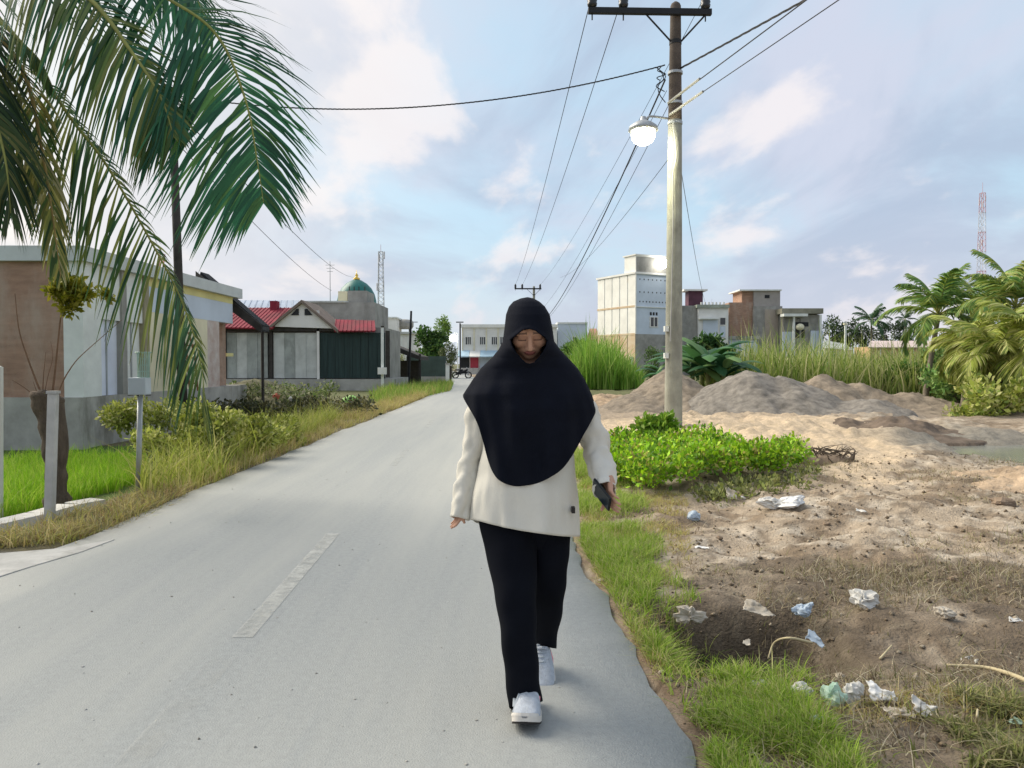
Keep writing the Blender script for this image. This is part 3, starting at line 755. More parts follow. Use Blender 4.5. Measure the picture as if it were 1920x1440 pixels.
BG = [(0.14, 0.28, 0.07), (0.20, 0.34, 0.08), (0.27, 0.38, 0.12), (0.10, 0.2, 0.06)]
small_palm('leftmost coconut palm of the right group with upright bluish fronds', 1760, 27, 590, 1734, 0.85, 3, 15, BG + LG[:1])
small_palm('coconut palm with leaning trunk in front of the right group', 1822, 23.5, 655, 1806, 0.72, 4, 17, LG, hang=0.4)
small_palm('tall coconut palm at the right picture edge', 1905, 25, 575, 1895, 0.88, 5, 18, LG + BG, hang=0.3)
small_palm('low bushy coconut palm overhanging the pool', 1872, 22, 675, 1872, 0.75, 6, 18, LG, hang=0.42)
small_palm('coconut palm half hidden in the middle of the right group', 1842, 29, 590, 1842, 0.9, 7, 15, LG + BG, hang=0.3)
small_palm('coconut palm cut by the right picture edge beside the pool', 1945, 21.5, 650, 1950, 0.9, 8, 15, LG, hang=0.35)
small_palm('tiny distant palm standing clear above the far trees', 1634, 140, 603, 1634, 1.7, 9, 11, [(0.05, 0.12, 0.06), (0.07, 0.15, 0.07)], name='distant_palm', group='far palms on the horizon', hang=0.2)
small_palm('tiny distant palm peeping out left of the coconut palms', 1697, 140, 600, 1697, 1.0, 10, 9, [(0.05, 0.11, 0.05), (0.07, 0.14, 0.06)], name='distant_palm', group='far palms on the horizon', hang=0.2)
for i, (px, py, d, s, lab) in enumerate([(1862, 745, 20.5, 1.0, 'yellow green bush spilling over the bank below the palms'), (1800, 720, 26, 0.9, 'dark green thicket behind the leaning palm trunk'), (1915, 735, 22, 0.9, 'olive thicket at the right edge under the palms'), (1735, 715, 30, 1.1, 'dark green thicket left of the palms behind the tan heap'), (1650, 712, 30, 0.9, 'dark low thicket at the end of the tall grass'), (1850, 690, 24.5, 1.0, 'yellowish thicket filling the middle of the palm group'), (1905, 660, 27, 1.2, 'olive thicket behind the tall right edge palm'), (1790, 655, 29, 1.0, 'green thicket between the two left palms')]):
    base = Vector((hx(px, d), d, 0)); rr = random.Random(90 + i)
    c = [(W(px, py, d) + Vector((rr.uniform(-s, s), rr.uniform(-.6, .6), rr.uniform(-.6, .4) * s)), (s * .45, s * .45, s * .4)) for k in range(10)]
    shrub('thicket_shrub', lab, base, c, 3000, 0.15, [LG, BG, LG, [(0.08, 0.2, 0.04), (0.13, 0.27, 0.05)], [(0.12, 0.17, 0.05), (0.18, 0.2, 0.07)], LG, LG, BG][i], 95 + i, 'thickets under the palms')

# banana plants right of the pole
M['banana_stem'] = mat('banana_stem', (0.22, 0.24, 0.09), 0.7, 0.35, 6)
def banana(label, px, d, seed, h, n=9):
    rr = random.Random(seed); x = hx(px, d)
    t = thing('banana_plant', label, 'plant', (x, d, 0), 'banana plants behind the pole')
    MB().tube([(x, d, -.1), (x, d, h * .45)], [0.12, 0.08], 8).build('stem', M['banana_stem'], t, smooth=True)
    for k in range(n):
        a = 2.399 * k + rr.uniform(-.3, .3); dv = Vector((math.cos(a), math.sin(a), 0)); el = rr.uniform(.55, 1.3); L_ = h * rr.uniform(.55, .8)
        q = Vector((x, d, h * rr.uniform(.25, .45))); S = dv.cross(Vector((0, 0, 1))); V = []; F = []; P = [q.copy()]
        nn = 9
        for s in range(nn):
            q = q + (dv * math.cos(el) + Vector((0, 0, math.sin(el)))) * L_ / nn; el -= rr.uniform(.10, .26); P.append(q.copy())
        for i, p in enumerate(P):
            u = i / nn; w = h * .085 * math.sin(math.pi * min(1, max(0, (u - .12) / .88))) ** .6 + .012
            V += [p - S * w + Vector((0, 0, -.25 * w)), p + Vector((0, 0, .1 * w)), p + S * w + Vector((0, 0, -.25 * w))]
            if i:
                b_ = 3 * i; F += [(b_ - 3, b_ - 2, b_ + 1, b_), (b_ - 2, b_ - 1, b_ + 2, b_ + 1)]
        c = Vector(rr.choice([(0.05, 0.16, 0.05), (0.08, 0.2, 0.06), (0.035, 0.11, 0.045), (0.16, 0.28, 0.1)]))
        raw('leaf', [tuple(v) for v in V], F, M['leaf'], parent=t, tint=np.tile(np.array(tuple(c)), (len(V), 1)), smooth=True)
banana('banana plant closest to the right side of the concrete pole', 1298, 29, 1, 2.9, 14)
banana('tallest banana plant in the middle of the clump', 1328, 28.5, 2, 3.1, 15)
banana('banana plant on the right end of the clump by tall grass', 1357, 28, 3, 2.5, 13)
banana('banana plant standing behind the middle of the clump', 1316, 30.5, 4, 3.0, 12)
banana('banana plant just left of the concrete pole', 1244, 32, 5, 2.0, 10)

# ================================================================== BUILDINGS
M['white'] = mat('white_paint', (0.74, 0.73, 0.69), 0.8, 0.15, 0.6, dirt=((0.45, 0.38, 0.28), 0.7, 0.62, 0.85))
M['bluewhite'] = mat('pale_blue_paint_and_shade', (0.56, 0.63, 0.71), 0.8, 0.12, 0.6)
M['cream_panel'] = mat('cream_panel', (0.78, 0.77, 0.71), 0.75, 0.12, 0.8, dirt=((0.50, 0.40, 0.25), 0.9, 0.62, 0.8))
M['rust_panel'] = mat('rusty_brick_panel', (0.50, 0.34, 0.20), 0.9, 0.35, 0.9, col2=(0.60, 0.52, 0.38))
M['grey_block'] = mat('grey_block_wall', (0.33, 0.32, 0.29), 0.95, 0.35, 0.9, dirt=((0.16, 0.15, 0.13), 0.6, 0.5, 0.75))
M['brown_brick'] = mat('brown_brick_wall', (0.38, 0.24, 0.17), 0.95, 0.3, 1.6, dirt=((0.44, 0.34, 0.27), 1.3, 0.48, 0.72), bump=0.6, bscale=30, stretch=(1, 1, 4))
M['purple'] = mat('dull_purple_sheet', (0.10, 0.04, 0.06), 0.7, 0.3, 1)
M['dark'] = mat('dark_opening', (0.02, 0.022, 0.024), 0.6, 0.3, 2)
M['glass'] = mat('window_glass', (0.03, 0.035, 0.04), 0.12, 0.2, 2, spec=0.6)
M['red_roof'] = mat('red_metal_roof', (0.24, 0.022, 0.04), 0.75, 0.3, 1.2, dirt=((0.16, 0.05, 0.05), 0.8, 0.5, 0.75))
M['blue_roof'] = mat('blue_grey_roof', (0.33, 0.39, 0.48), 0.6, 0.15, 0.8)
M['green_tin'] = mat('dark_green_tin', (0.022, 0.045, 0.042), 0.6, 0.45, 1.5, stretch=(6, 6, 0.4))
M['grey_panel'] = mat('grey_zinc_panel', (0.36, 0.385, 0.36), 0.7, 0.3, 1.3, dirt=((0.17, 0.18, 0.16), 1.0, 0.5, 0.72))
M['pale_panel'] = mat('pale_zinc_panel', (0.52, 0.54, 0.51), 0.7, 0.25, 1.3, dirt=((0.28, 0.28, 0.25), 1.0, 0.52, 0.74))
M['dark_wood'] = mat('dark_wood', (0.05, 0.045, 0.04), 0.9, 0.4, 4)
M['yellow'] = mat('yellow_paint', (0.72, 0.66, 0.30), 0.8, 0.15, 1.2)
M['cream'] = mat('cream_paint', (0.72, 0.67, 0.47), 0.8, 0.15, 1.2, dirt=((0.5, 0.42, 0.25), 1.3, 0.58, 0.75))
M['lilac'] = mat('lilac_door_paint', (0.70, 0.74, 0.84), 0.75, 0.12, 1.5)
M['off_white'] = mat('off_white_plaster', (0.72, 0.74, 0.70), 0.85, 0.15, 1.5, dirt=((0.4, 0.4, 0.35), 1.2, 0.58, 0.78))
M['plinth'] = mat('stained_concrete_plinth', (0.40, 0.39, 0.35), 0.95, 0.3, 1.5, dirt=((0.13, 0.12, 0.09), 0.8, 0.5, 0.7), bump=0.4)
M['dome_green'] = mat('green_dome_paint', (0.015, 0.13, 0.115), 0.45, 0.2, 0.8)
M['gold'] = mat('gilded_finial', (0.75, 0.50, 0.10), 0.35, 0.1, 2, metal=0.6)
M['steel'] = mat('galvanised_steel', (0.40, 0.42, 0.43), 0.5, 0.2, 3, metal=0.5)
M['black_steel'] = mat('black_steel', (0.015, 0.016, 0.018), 0.6, 0.3, 3)
M['mast_red'] = mat('mast_red_paint', (0.58, 0.30, 0.30), 0.7, 0.2, 1)
M['mast_white'] = mat('mast_white_paint', (0.66, 0.64, 0.66), 0.7, 0.2, 1)
M['shutter_red'] = mat('red_shutter', (0.50, 0.06, 0.09), 0.6, 0.2, 1)
M['awning_blue'] = mat('blue_awning', (0.42, 0.58, 0.68), 0.7, 0.2, 1)

def frect(mb, x0, y0, x1, y1, d, th):            # front face spanning a pixel rectangle at d, th metres deep
    a, b = W(x0, y1, d), W(x1, y0, d)
    return mb.box(a.x, d, a.z, b.x, d + th, b.z)
def part(t, name, m, x0, y0, x1, y1, d, th, ground=False):
    mb = MB(); a, b = W(x0, y1, d), W(x1, y0, d)
    mb.box(a.x, d, -0.2 if ground else a.z, b.x, d + th, b.z)
    return mb.build(name, m, t)
def window(t, x0, y0, x1, y1, d, bars=1):        # frame proud of the wall, glass set in it
    fr = MB(); a, b = W(x0, y1, d), W(x1, y0, d); w = 0.09
    fr.box(a.x - w, d - .08, a.z - w, a.x, d + .02, b.z + w).box(b.x, d - .08, a.z - w, b.x + w, d + .02, b.z + w)
    fr.box(a.x, d - .08, b.z, b.x, d + .02, b.z + w).box(a.x, d - .08, a.z - w, b.x, d + .02, a.z)
    for k in range(bars):
        xx = a.x + (b.x - a.x) * (k + 1) / (bars + 1); fr.box(xx - .03, d - .06, a.z, xx + .03, d + .02, b.z)
    f = fr.build('window', M['white'], t)
    MB().box(a.x, d - .03, a.z, b.x, d - .015, b.z).build('pane', M['glass'], f)

# ---- left shophouse (side wall faces us, front faces the road)
SX, SD = -8.6, 15.5
def sd(px): return SX * FPX / (px - 960)         # depth on the front plane for a picture column
def zz(py, d): return W(960, py, d).z
t = thing('shophouse', 'unfinished brick shophouse with white columns behind the pollarded tree', 'building', (SX, SD, -0.34))
zf, zt, zb = zz(745, SD), zz(490, SD), zz(462, SD)
MB().box(-19, SD, zf, SX - 0.35, 24.2, zt).build('brick_wall', M['brown_brick'], t)
MB().box(-19.1, SD - .06, -0.6, SX + 0.02, 25.0, zf).build('plinth', M['plinth'], t)
MB().box(-19.1, SD - .12, zt, SX + .12, 24.4, zb).build('roof_beam', mat('pale_beam', (0.55, 0.58, 0.56), 0.85, 0.15, 1.5), t)
def fseg(name, m, p0, p1, z0, z1, x0=SX - .3, x1=SX):
    return MB().box(x0, sd(p0), z0, x1, sd(p1), z1).build(name, m, t)
MB().box(SX - .36, SD - .03, zf, SX + .03, sd(188), zt).build('column', M['off_white'], t)
dz = zz(600, sd(210))
fseg('lintel', M['off_white'], 188, 278, dz, zt, SX - .3, SX - .02)
o = fseg('door', M['lilac'], 188, 228, zf, dz, SX - .25, SX - .1)
MB().box(SX - .12, sd(207), zf, SX - .08, sd(209), dz).build('door_seam', M['steel'], o)
fseg('column', M['grey_block'], 228, 237, zf, zt, SX - .3, SX + .03)
o = fseg('door', M['off_white'], 238, 270, zf, dz, SX - .25, SX - .1)
MB().box(SX - .12, sd(253), zf, SX - .08, sd(255), dz).build('door_seam', M['steel'], o)
fseg('column', mat('brown_stained_column', (0.30, 0.27, 0.18), 0.9, 0.3, 2), 270, 279, zf, zt, SX - .3, SX + .03)
fseg('front_wall', M['cream'], 279, 393, zf, zz(600, sd(393)) , SX - .3, SX - .05)
fseg('front_wall_band', M['bluewhite'], 279, 440, zz(600, sd(393)), zz(560, sd(393)), SX - .3, SX - .045)
fseg('front_wall_band', M['yellow'], 279, 440, zz(560, sd(393)), zt, SX - .3, SX - .04)
MB().box(SX - .6, sd(393), zf - .4, SX - .05, sd(415), zz(600, sd(393))).build('rubble_pier', mat('pink_rubble', (0.45, 0.33, 0.28), 0.95, 0.45, 3, col2=(0.6, 0.55, 0.5), bump=0.9), t)
for k, (px, h) in enumerate(((312, .5), (318, .4), (346, .38), (205, .3))):
    MB().tube([(SX - .15, sd(px), zb - .05), (SX - .12 + .03 * k, sd(px), zb + h)], .022, 6).build('rebar', M['mast_red'] if k < 2 else M['black_steel'], t)
# dark lean-to roof at the far end of the front: corrugated sheet
a0, a1 = W(375, 512, 24.3), W(492, 612, 24.3)
mb = MB(); n = 24
for k in range(n):
    for side in (0,):
        u0, u1 = k / n, (k + 1) / n
        y0_, y1_ = 24.3 + .7 * u0, 24.3 + .7 * u1
        zo = 0.05 * (k % 2)
        mb.prism([(a0.x, y0_, a0.z + zo), (a0.x, y1_, a0.z + zo), (a1.x, y1_, a1.z + zo), (a1.x, y0_, a1.z + zo)], (0, 0, -.16))
mb.build('lean_to_roof', M['black_steel'], t)
mb = MB(); mb.tube([(a1.x - .1, 24.6, a1.z), (a1.x - .1, 24.6, -.3)], .05, 6); mb.build('roof_post', M['dark_wood'], t)
mb = MB(); mb.prism([(a0.x - .1, 24.25, a0.z + .05), (a1.x, 24.25, a1.z + .05), (a1.x, 24.25, a1.z - .22), (a0.x - .1, 24.25, a0.z - .38)], (0, -.05, 0)); mb.build('fascia_board', M['dark_wood'], t)

# ladder of brown sticks against the cream wall
M['stick'] = mat('brown_stick_wood', (0.24, 0.13, 0.06), 0.9, 0.35, 6)
t = thing('stick_ladder', 'brown stick rack leaning on the cream wall behind palm frond', 'ladder', (SX + .55, 19.6, zf))
lx = SX + .45
for dy in (0, .42, .9):
    MB().tube([(lx + .1, 18.9 + dy, zf - .02), (lx + .02, 18.93 + dy, zf + .9), (lx - .12, 18.9 + dy, zf + 1.75 - .3 * dy)], .026, 6).build('rail', M['stick'], t)
for k in range(5):
    MB().tube([(lx + .05, 18.8, zf + .2 + .3 * k), (lx + .05, 19.9, zf + .17 + .33 * k)], .022, 6).build('rung', M['stick'], t)
# yellow topped stand by the rubble
t = thing('wooden_stand', 'yellow topped wooden stand beside the rubble pier', 'table', (W(400, 735, 25).x, 25, 0))
part(t, 'top', M['yellow'], 376, 662, 425, 668, 25, .6)
for px in (388, 398, 416): part(t, 'leg', M['stick'] if px > 400 else M['cream'], px, 668, px + 5, 742, 25.1, .08)
part(t, 'panel', mat('pink_board', (0.55, 0.42, 0.36), .9, .3, 3), 380, 690, 396, 735, 25.3, .05)

# ---- red roofed shop house
D = 40
t = thing('zinc_shop', 'shop with red metal roof and grey zinc panels facing the road', 'house', (W(560, 711, D).x, D, 0))
part(t, 'rear_wall', M['grey_block'], 388, 614, 722, 709, D + .5, 5.5, True)
part(t, 'plinth', M['plinth'], 386, 711, 735, 750, D - .4, 6.2, True)
part(t, 'side_panel', M['brown_brick'], 388, 622, 419, 709, D + .1, .1)
def panels(px0, px1, n, m, nm='wall_panel'):
    for k in range(n):
        a, b = px0 + (px1 - px0) * k / n, px0 + (px1 - px0) * (k + 1) / n
        part(t, nm, m[k % len(m)], a + .4, 624, b - .4, 709, D + (.03 if k % 2 else .0), .08)
panels(424, 502, 4, [M['grey_panel'], M['pale_panel'], M['grey_panel']])
panels(513, 594, 4, [M['pale_panel'], M['grey_panel'], M['pale_panel'], M['pale_panel']])
panels(599, 722, 8, [M['green_tin']], 'tin_sheet')
for px in (421, 507.5): part(t, 'post', M['dark_wood'], px - 2.5, 614, px + 2.5, 720, D - .1, .15)
part(t, 'post', M['white'], 594.5, 582, 598, 725, D - .15, .1)
part(t, 'post', M['dark_wood'], 723, 620, 730, 708, D, .2)
part(t, 'eave_beam', M['dark_wood'], 388, 614, 630, 621, D - .15, .2)
def sheet(name, m, pts, th=.1):
    mb = MB(); mb.prism([W(*p) for p in pts], (0, .02, -th)); return mb.build(name, m, t)
def ribbed(name, m, e0, e1, r0, r1, n):          # roof slope from eave e0-e1 up to ridge r0-r1 as separate sheets with raised seams
    E0, E1, R0, R1 = W(*e0), W(*e1), W(*r0), W(*r1); mb = MB()
    for k in range(n):
        u0, u1 = k / n, (k + 1) / n - .12 / n
        mb.prism([E0.lerp(E1, u0), E0.lerp(E1, u1), R0.lerp(R1, u1), R0.lerp(R1, u0)], (0, .03, -.07))
    for k in range(n + 1):
        u = k / n; a, b = E0.lerp(E1, min(u, .995)), R0.lerp(R1, min(u, .995)); mb.tube([a + Vector((0, 0, .012)), b + Vector((0, 0, .012))], .022, 5)
    return mb.build(name, m, t)
rf = ribbed('roof', M['red_roof'], (386, 613, D - .6), (512, 615, D - .6), (434, 577, D + 2.6), (548, 577, D + 2.6), 16)
part(t, 'roof_step', M['red_roof'], 434, 577, 463, 590, D + 2.4, .3)
part(t, 'roof_turret', M['red_roof'], 506, 564, 519, 590, D + 2.2, .5)
ribbed('awning', M['red_roof'], (627, 620, D - .5), (704, 620, D - .5), (630, 599, D + 1.2), (702, 601, D + 1.2), 10)
mb = MB(); mb.prism([W(503, 612, D - .3), W(628, 616, D - .3), W(565, 566, D - .3)], (0, .12, 0)); mb.build('gable', M['white'], t)
for pts in (((545, 591), (560, 591), (560, 579), (556, 579)), ((571, 579), (571, 591), (586, 591), (576, 579))):
    mb = MB(); mb.prism([W(x, y, D - .34) for x, y in pts], (0, .03, 0)); mb.build('gable_vent', M['dark'], t)
for (a, b) in (((500, 615), (565, 562)), ((565, 562), (634, 619))):
    A, B = W(a[0], a[1], D - .5), W(b[0], b[1], D - .5)
    mb = MB(); mb.prism([A, B, B + Vector((0, 0, -.16)), A + Vector((0, 0, -.16))], (0, 3.5, 0)); mb.build('barge_roof', mat('weathered_roof_edge', (.2, .16, .13), .9, .3, 2), t)
# house with blue roof behind
D2 = 50
t = thing('blue_roof_house', 'house with flat blue grey roof behind the red roof', 'house', (W(490, 690, D2).x, D2, 0))
part(t, 'wall', M['bluewhite'], 444, 588, 552, 700, D2 + .8, 5, True)
ribbed('roof', M['blue_roof'], (436, 588, D2), (560, 588, D2), (450, 563, D2 + 4), (560, 563, D2 + 4), 10)
# grey block annex behind the gable
t = thing('block_annex', 'unfinished grey block building with stepped top before the dome', 'building', (W(645, 700, 47).x, 47, 0))
part(t, 'wall', M['grey_block'], 575, 567, 703, 640, 47, 5, True)
part(t, 'stair_tower', M['grey_block'], 652, 545, 688, 567, 47.6, 2.5)
part(t, 'side_slab', M['cream'], 634, 546, 651, 566.5, 48.5, 1.2)
for k, (px, py) in enumerate(((655, 545), (664, 545), (673, 545), (684, 545))):
    a = W(px, py, 48); MB().tube([a, a + Vector((0, 0, .25))], .03, 5).build('rebar', M['dark_wood'], t)
part(t, 'roof_slab', M['pale_panel'], 571, 564, 650, 567, 46.9, 5.3)
# mosque
D3 = 115
t = thing('mosque', 'mosque with green onion dome and golden finial', 'mosque', (W(669, 690, D3).x, D3, 0))
c = W(669, 576, D3 + 3)
r = 38 / FPX * D3
prof = [(r * .84, -r * .75), (r * .97, -r * .30), (r * 1.0, 0), (r * .98, r * .32), (r * .90, r * .65), (r * .74, r * .95), (r * .52, r * 1.18), (r * .26, r * 1.34), (r * .06, r * 1.42)]
MB().lathe(c, prof, 36).build('dome', M['dome_green'], t, smooth=True)
MB().lathe((c.x, c.y, c.z + r * 1.36), [(r * .15, -.02), (r * .17, r * .09), (r * .05, r * .16), (r * .09, r * .24), (r * .02, r * .34), (r * .005, r * .52)], 12).build('finial', M['gold'], t, smooth=True)
MB().lathe((c.x, c.y, 0), [(r * 1.02, -.2), (r * 1.02, c.z - r * .72)], 28).build('drum', M['white'], t)
part(t, 'prayer_hall', M['white'], 690, 597, 742, 640, D3, 6, True)
part(t, 'parapet', M['off_white'], 688, 594, 744, 597, D3 - .2, 6.4)

# ---- small white houses between the mosque and the trees
t = thing('far_house', 'small white far house left of the black pole', 'house', (W(752, 690, 95).x, 95, 0))
part(t, 'wall', M['white'], 728, 626, 776, 645, 95, 6, True)
part(t, 'roof', M['pale_panel'], 725, 622, 779, 626, 94.6, 6.8)
for px in (738, 752, 764): part(t, 'pilaster', M['off_white'], px, 627, px + 2, 652, 94.9, .2)
t = thing('water_tower', 'far grey water tank on a stand behind the white house', 'water tank', (W(758, 690, 120).x, 120, 0))
p = W(758, 612, 120)
MB().lathe((p.x, 120, p.z - .4), [(1.2, 0), (1.45, .4), (1.45, 1.1), (1.1, 1.4), (.2, 1.5)], 16).build('tank', M['grey_block'], t)
for dx in (-1, 1): MB().tube([(p.x + dx, 120, -.1), (p.x + dx * .8, 120, p.z - .3)], .12, 6).build('leg', M['grey_block'], t)
# open shed by the road
t = thing('open_shed', 'dark open shed with sloping roof right of the tin wall', 'shed', (W(755, 705, 50).x, 50, 0))
mb = MB(); A, B = W(727, 644, 50), W(788, 668, 50); mb.prism([A, B, B - Vector((0, 0, .25)), A - Vector((0, 0, .35))], (0, 5, 0)); mb.build('roof', M['dark_wood'], t)
for px in (731, 763, 785): part(t, 'post', M['dark_wood'], px, 664, px + 4, 712, 50.2, .15, True)
part(t, 'back_wall', M['dark_wood'], 735, 676, 785, 700, 55, .2, True)
t = thing('garden_wall', 'dark mossy wall along the road under the round tree', 'wall', (W(800, 712, 60).x, 60, 0))
part(t, 'wall', mat('mossy_wall', (.07, .10, .085), .95, .4, .8), 762, 668, 836, 706, 60, .25, True)
part(t, 'footing', M['plinth'], 762, 706, 836, 715, 59.8, .18, True)
t = thing('gate_post', 'pale gate post at the end of the mossy wall', 'post', (W(839, 716, 57).x, 57, 0))
part(t, 'shaft', M['off_white'], 835.5, 684, 842, 716, 57, .26, True); part(t, 'cap', M['concrete'], 834.8, 681, 842.7, 684, 56.95, .36)
t = thing('gate_post', 'dark gate post right next to the pale one', 'post', (W(845, 716, 58).x, 58, 0))
part(t, 'shaft', M['dark_wood'], 843.2, 686, 846.6, 716, 58, .2, True); part(t, 'cap', M['plinth'], 842.9, 684, 847, 686, 57.95, .3)
# parked motorcycle
mx = W(866, 700, 74)
t = thing('motorcycle', 'dark motorcycle parked at the far roadside by the gate', 'motorcycle', (mx.x, 74, 0))
for s in (-.62, .62):
    w_ = MB(); P = [(mx.x + s + .29 * math.cos(a), 74, .30 + .29 * math.sin(a)) for a in [2 * math.pi * k / 18 for k in range(19)]]
    w_.tube(P, .06, 6); wh = w_.build('wheel', M['black_steel'], t)
    mb = MB()
    for k in range(5):
        a = 2 * math.pi * k / 5; mb.tube([(mx.x + s, 74, .30), (mx.x + s + .25 * math.cos(a), 74, .30 + .25 * math.sin(a))], .015, 4)
    mb.build('spokes', M['steel'], wh)
MB().tube([(mx.x - .62, 74, .35), (mx.x - .2, 74, .55), (mx.x + .25, 74, .62), (mx.x + .55, 74, .85)], [.08, .16, .16, .09], 8).build('body', M['black_steel'], t)
MB().tube([(mx.x - .65, 74, .78), (mx.x + .1, 74, .80)], [.12, .1], 8, flat=.6).build('seat', M['dark'], t)
MB().tube([(mx.x + .62, 74, .30), (mx.x + .5, 74, 1.0)], .035, 6).build('fork', M['steel'], t)
MB().tube([(mx.x + .45, 73.7, 1.03), (mx.x + .5, 74, 1.0), (mx.x + .45, 74.3, 1.03)], .025, 6).build('handlebar', M['steel'], t)

# ---- far two-storey white shop row
D = 102
t = thing('shop_row', 'long white two storey shop row at the end of the road', 'building', (W(940, 695, D).x, D, 0))
part(t, 'wall', M['white'], 866, 612, 1044, 660, D, 9, True)
part(t, 'parapet', M['cream_panel'], 864, 608, 1046, 614, D - .25, 9.4)
for px in (866, 888, 911, 933, 956, 980, 1004, 1028): part(t, 'pilaster', M['cream'], px, 615, px + 1.6, 662, D - .15, .2)
for px in (873, 900, 922, 938, 962, 986, 1012): window(t, px, 632, px + 10, 646, D - .02, 2)
for k, (x0, x1) in enumerate(((858, 880), (880.5, 900), (900.5, 925), (925.5, 960))):
    A, B = W(x0, 657, D), W(x1, 668, D - 2)
    mb = MB(); mb.prism([(A.x, D, A.z), (B.x, D, A.z), (B.x, D - 1.8, B.z), (A.x, D - 1.8, B.z)], (0, 0, -.12)); mb.build('awning', M['awning_blue'] if k != 1 else M['white'], t)
part(t, 'shutter', M['shutter_red'], 882, 665, 897, 690, D - .1, .15)
part(t, 'doorway', M['dark'], 862, 670, 880, 690, D - .08, .1)
part(t, 'shutter', M['bluewhite'], 900, 666, 920, 690, D - .1, .15)
part(t, 'front_step', M['concrete'], 856, 690, 1044, 696, D - 1.4, 1.3, True)
D = 108
t = thing('pale_blue_building', 'pale blue flat roofed building right of the person\'s head', 'building', (W(1072, 695, D).x, D, 0))
part(t, 'wall', M['bluewhite'], 1046, 606, 1101, 660, D, 7, True)
part(t, 'parapet', M['off_white'], 1045, 604, 1102, 607, D - .2, 7.3)
window(t, 1074, 632, 1081, 642, D - .02, 1)
window(t, 1091, 634, 1096, 642, D - .02, 1)
t = thing('pink_roof_house', 'small house with salmon roof between blue and white buildings', 'house', (W(1112, 695, 112).x, 112, 0))
part(t, 'wall', M['white'], 1103, 636, 1124, 650, 112.5, 5, True)
mb = MB(); mb.prism([W(1099, 637, 112), W(1128, 637, 112), W(1118, 616, 114), W(1106, 616, 114)], (0, .2, -.2)); mb.build('roof', mat('salmon_roof', (.62, .33, .24), .8, .2, .6), t)

# ---- tall white building, turned to the road
C0 = W(1191, 700, 88); ang = math.radians(27.8)
fr = Matrix.Translation((C0.x, 88, 0)) @ Matrix.Rotation(ang, 4, 'Z')      # local +x along the right face, +y along the left face
t = thing('tall_white_building', 'tall three storey white building with ribbed panels and roof room', 'building', (C0.x, 88, 0))
def lz(py): return W(960, py, 88).z
LX, LY = 5.4, 7.7
z1, z2, z3, z4 = lz(626), lz(574), lz(513), lz(478)
def tb(name, m, x0, y0, za, x1, y1, zb_, par=None):
    return MB().box(x0, y0, za, x1, y1, zb_, fr).build(name, m, par or t)
tb('core_wall', M['bluewhite'], .08, .08, z1, LX, LY, z3)  # shade painted bluish on the right face, sun as cream on left panels
tb('ground_wall', M['grey_block'], .08, .08, -.2, LX, LY, z1)
for k in range(5):
    a, b = LY * k / 5, LY * (k + 1) / 5 - .10
    tb('wall_panel', M['cream_panel'], 0, a + .05, z2 + .12, .07, b, z3 - .02)
    tb('wall_panel', M['cream_panel'], 0, a + .05, z1 + .10, .07, b, z2 - .10)
    tb('ground_panel', M['rust_panel'], 0, a + .05, .3, .07, b, z1 - .10)
tb('floor_band', M['rust_panel'], -.03, 0, z2 - .10, .075, LY, z2 + .12); tb('floor_band', M['rust_panel'], -.03, 0, z1 - .1, .075, LY, z1 + .1)
tb('corner_strip', M['cream_panel'], -.04, -.05, z1, .1, .05, z3 + .05)
tb('roof_cornice', M['white'], -.12, -.1, z3, LX + .1, LY + .1, z3 + .22)
tb('roof_room', M['cream_panel'], .12, .12, z3 + .22, 4.6, 2.3, z4)
tb('roof_room_face', M['grey_block'], .2, .06, z3 + .22, 4.5, .115, z4 - .15)
tb('roof_room_slab', M['white'], 0, 0, z4, 4.8, 2.5, z4 + .14)
for (za, n) in ((lz(524), 7), (lz(548), 7), (lz(566), 9)):
    for k in range(n): tb('vent_hole', M['dark'], .6 + 4.2 * k / n, .06, za, .72 + 4.2 * k / n, .075, za + .16)
tb('drip_ledge', M['off_white'], .1, -.06, z2 - .1, LX, .07, z2)
wz0, wz1 = lz(611), lz(594)
w_ = tb('window', M['white'], 2.05, .0, wz0 - .1, 3.25, .075, wz1 + .1)
tb('pane', M['glass'], 2.18, -.012, wz0, 3.12, -.004, wz1, w_); tb('mullion', M['white'], 2.6, -.03, wz0, 2.7, -.013, wz1, w_)
for k in range(3): tb('vent_slot', M['dark'], 2.1 + .42 * k, .06, lz(590), 2.36 + .42 * k, .075, lz(584))
for (yy, hh_) in ((.4, 2.2), (5.5, 1.6)): tb('buttress', M['off_white'], -.25, yy, -.2, -.02, yy + .25, hh_)
M['lamp'] = mat('lit_lamp_glass', (1, .97, .85), .4, 0, 1, emit=(1.0, .97, .86), estr=26)
M['lamp_far'] = mat('lit_lamp_far', (1, .97, .85), .4, 0, 1, emit=(1.0, .98, .92), estr=9)
p = fr @ Vector((3.3, -.55, lz(492)))
t = thing('flood_lamp', 'lit white lamp on the roof room of the tall building', 'lamp', (p.x, p.y, p.z))
MB().ball(p, .62, 16, 10).build('globe', M['lamp_far'], t, smooth=True)
MB().tube([p, fr @ Vector((3.3, .08, lz(494)))], .07, 6).build('bracket', M['black_steel'], t)

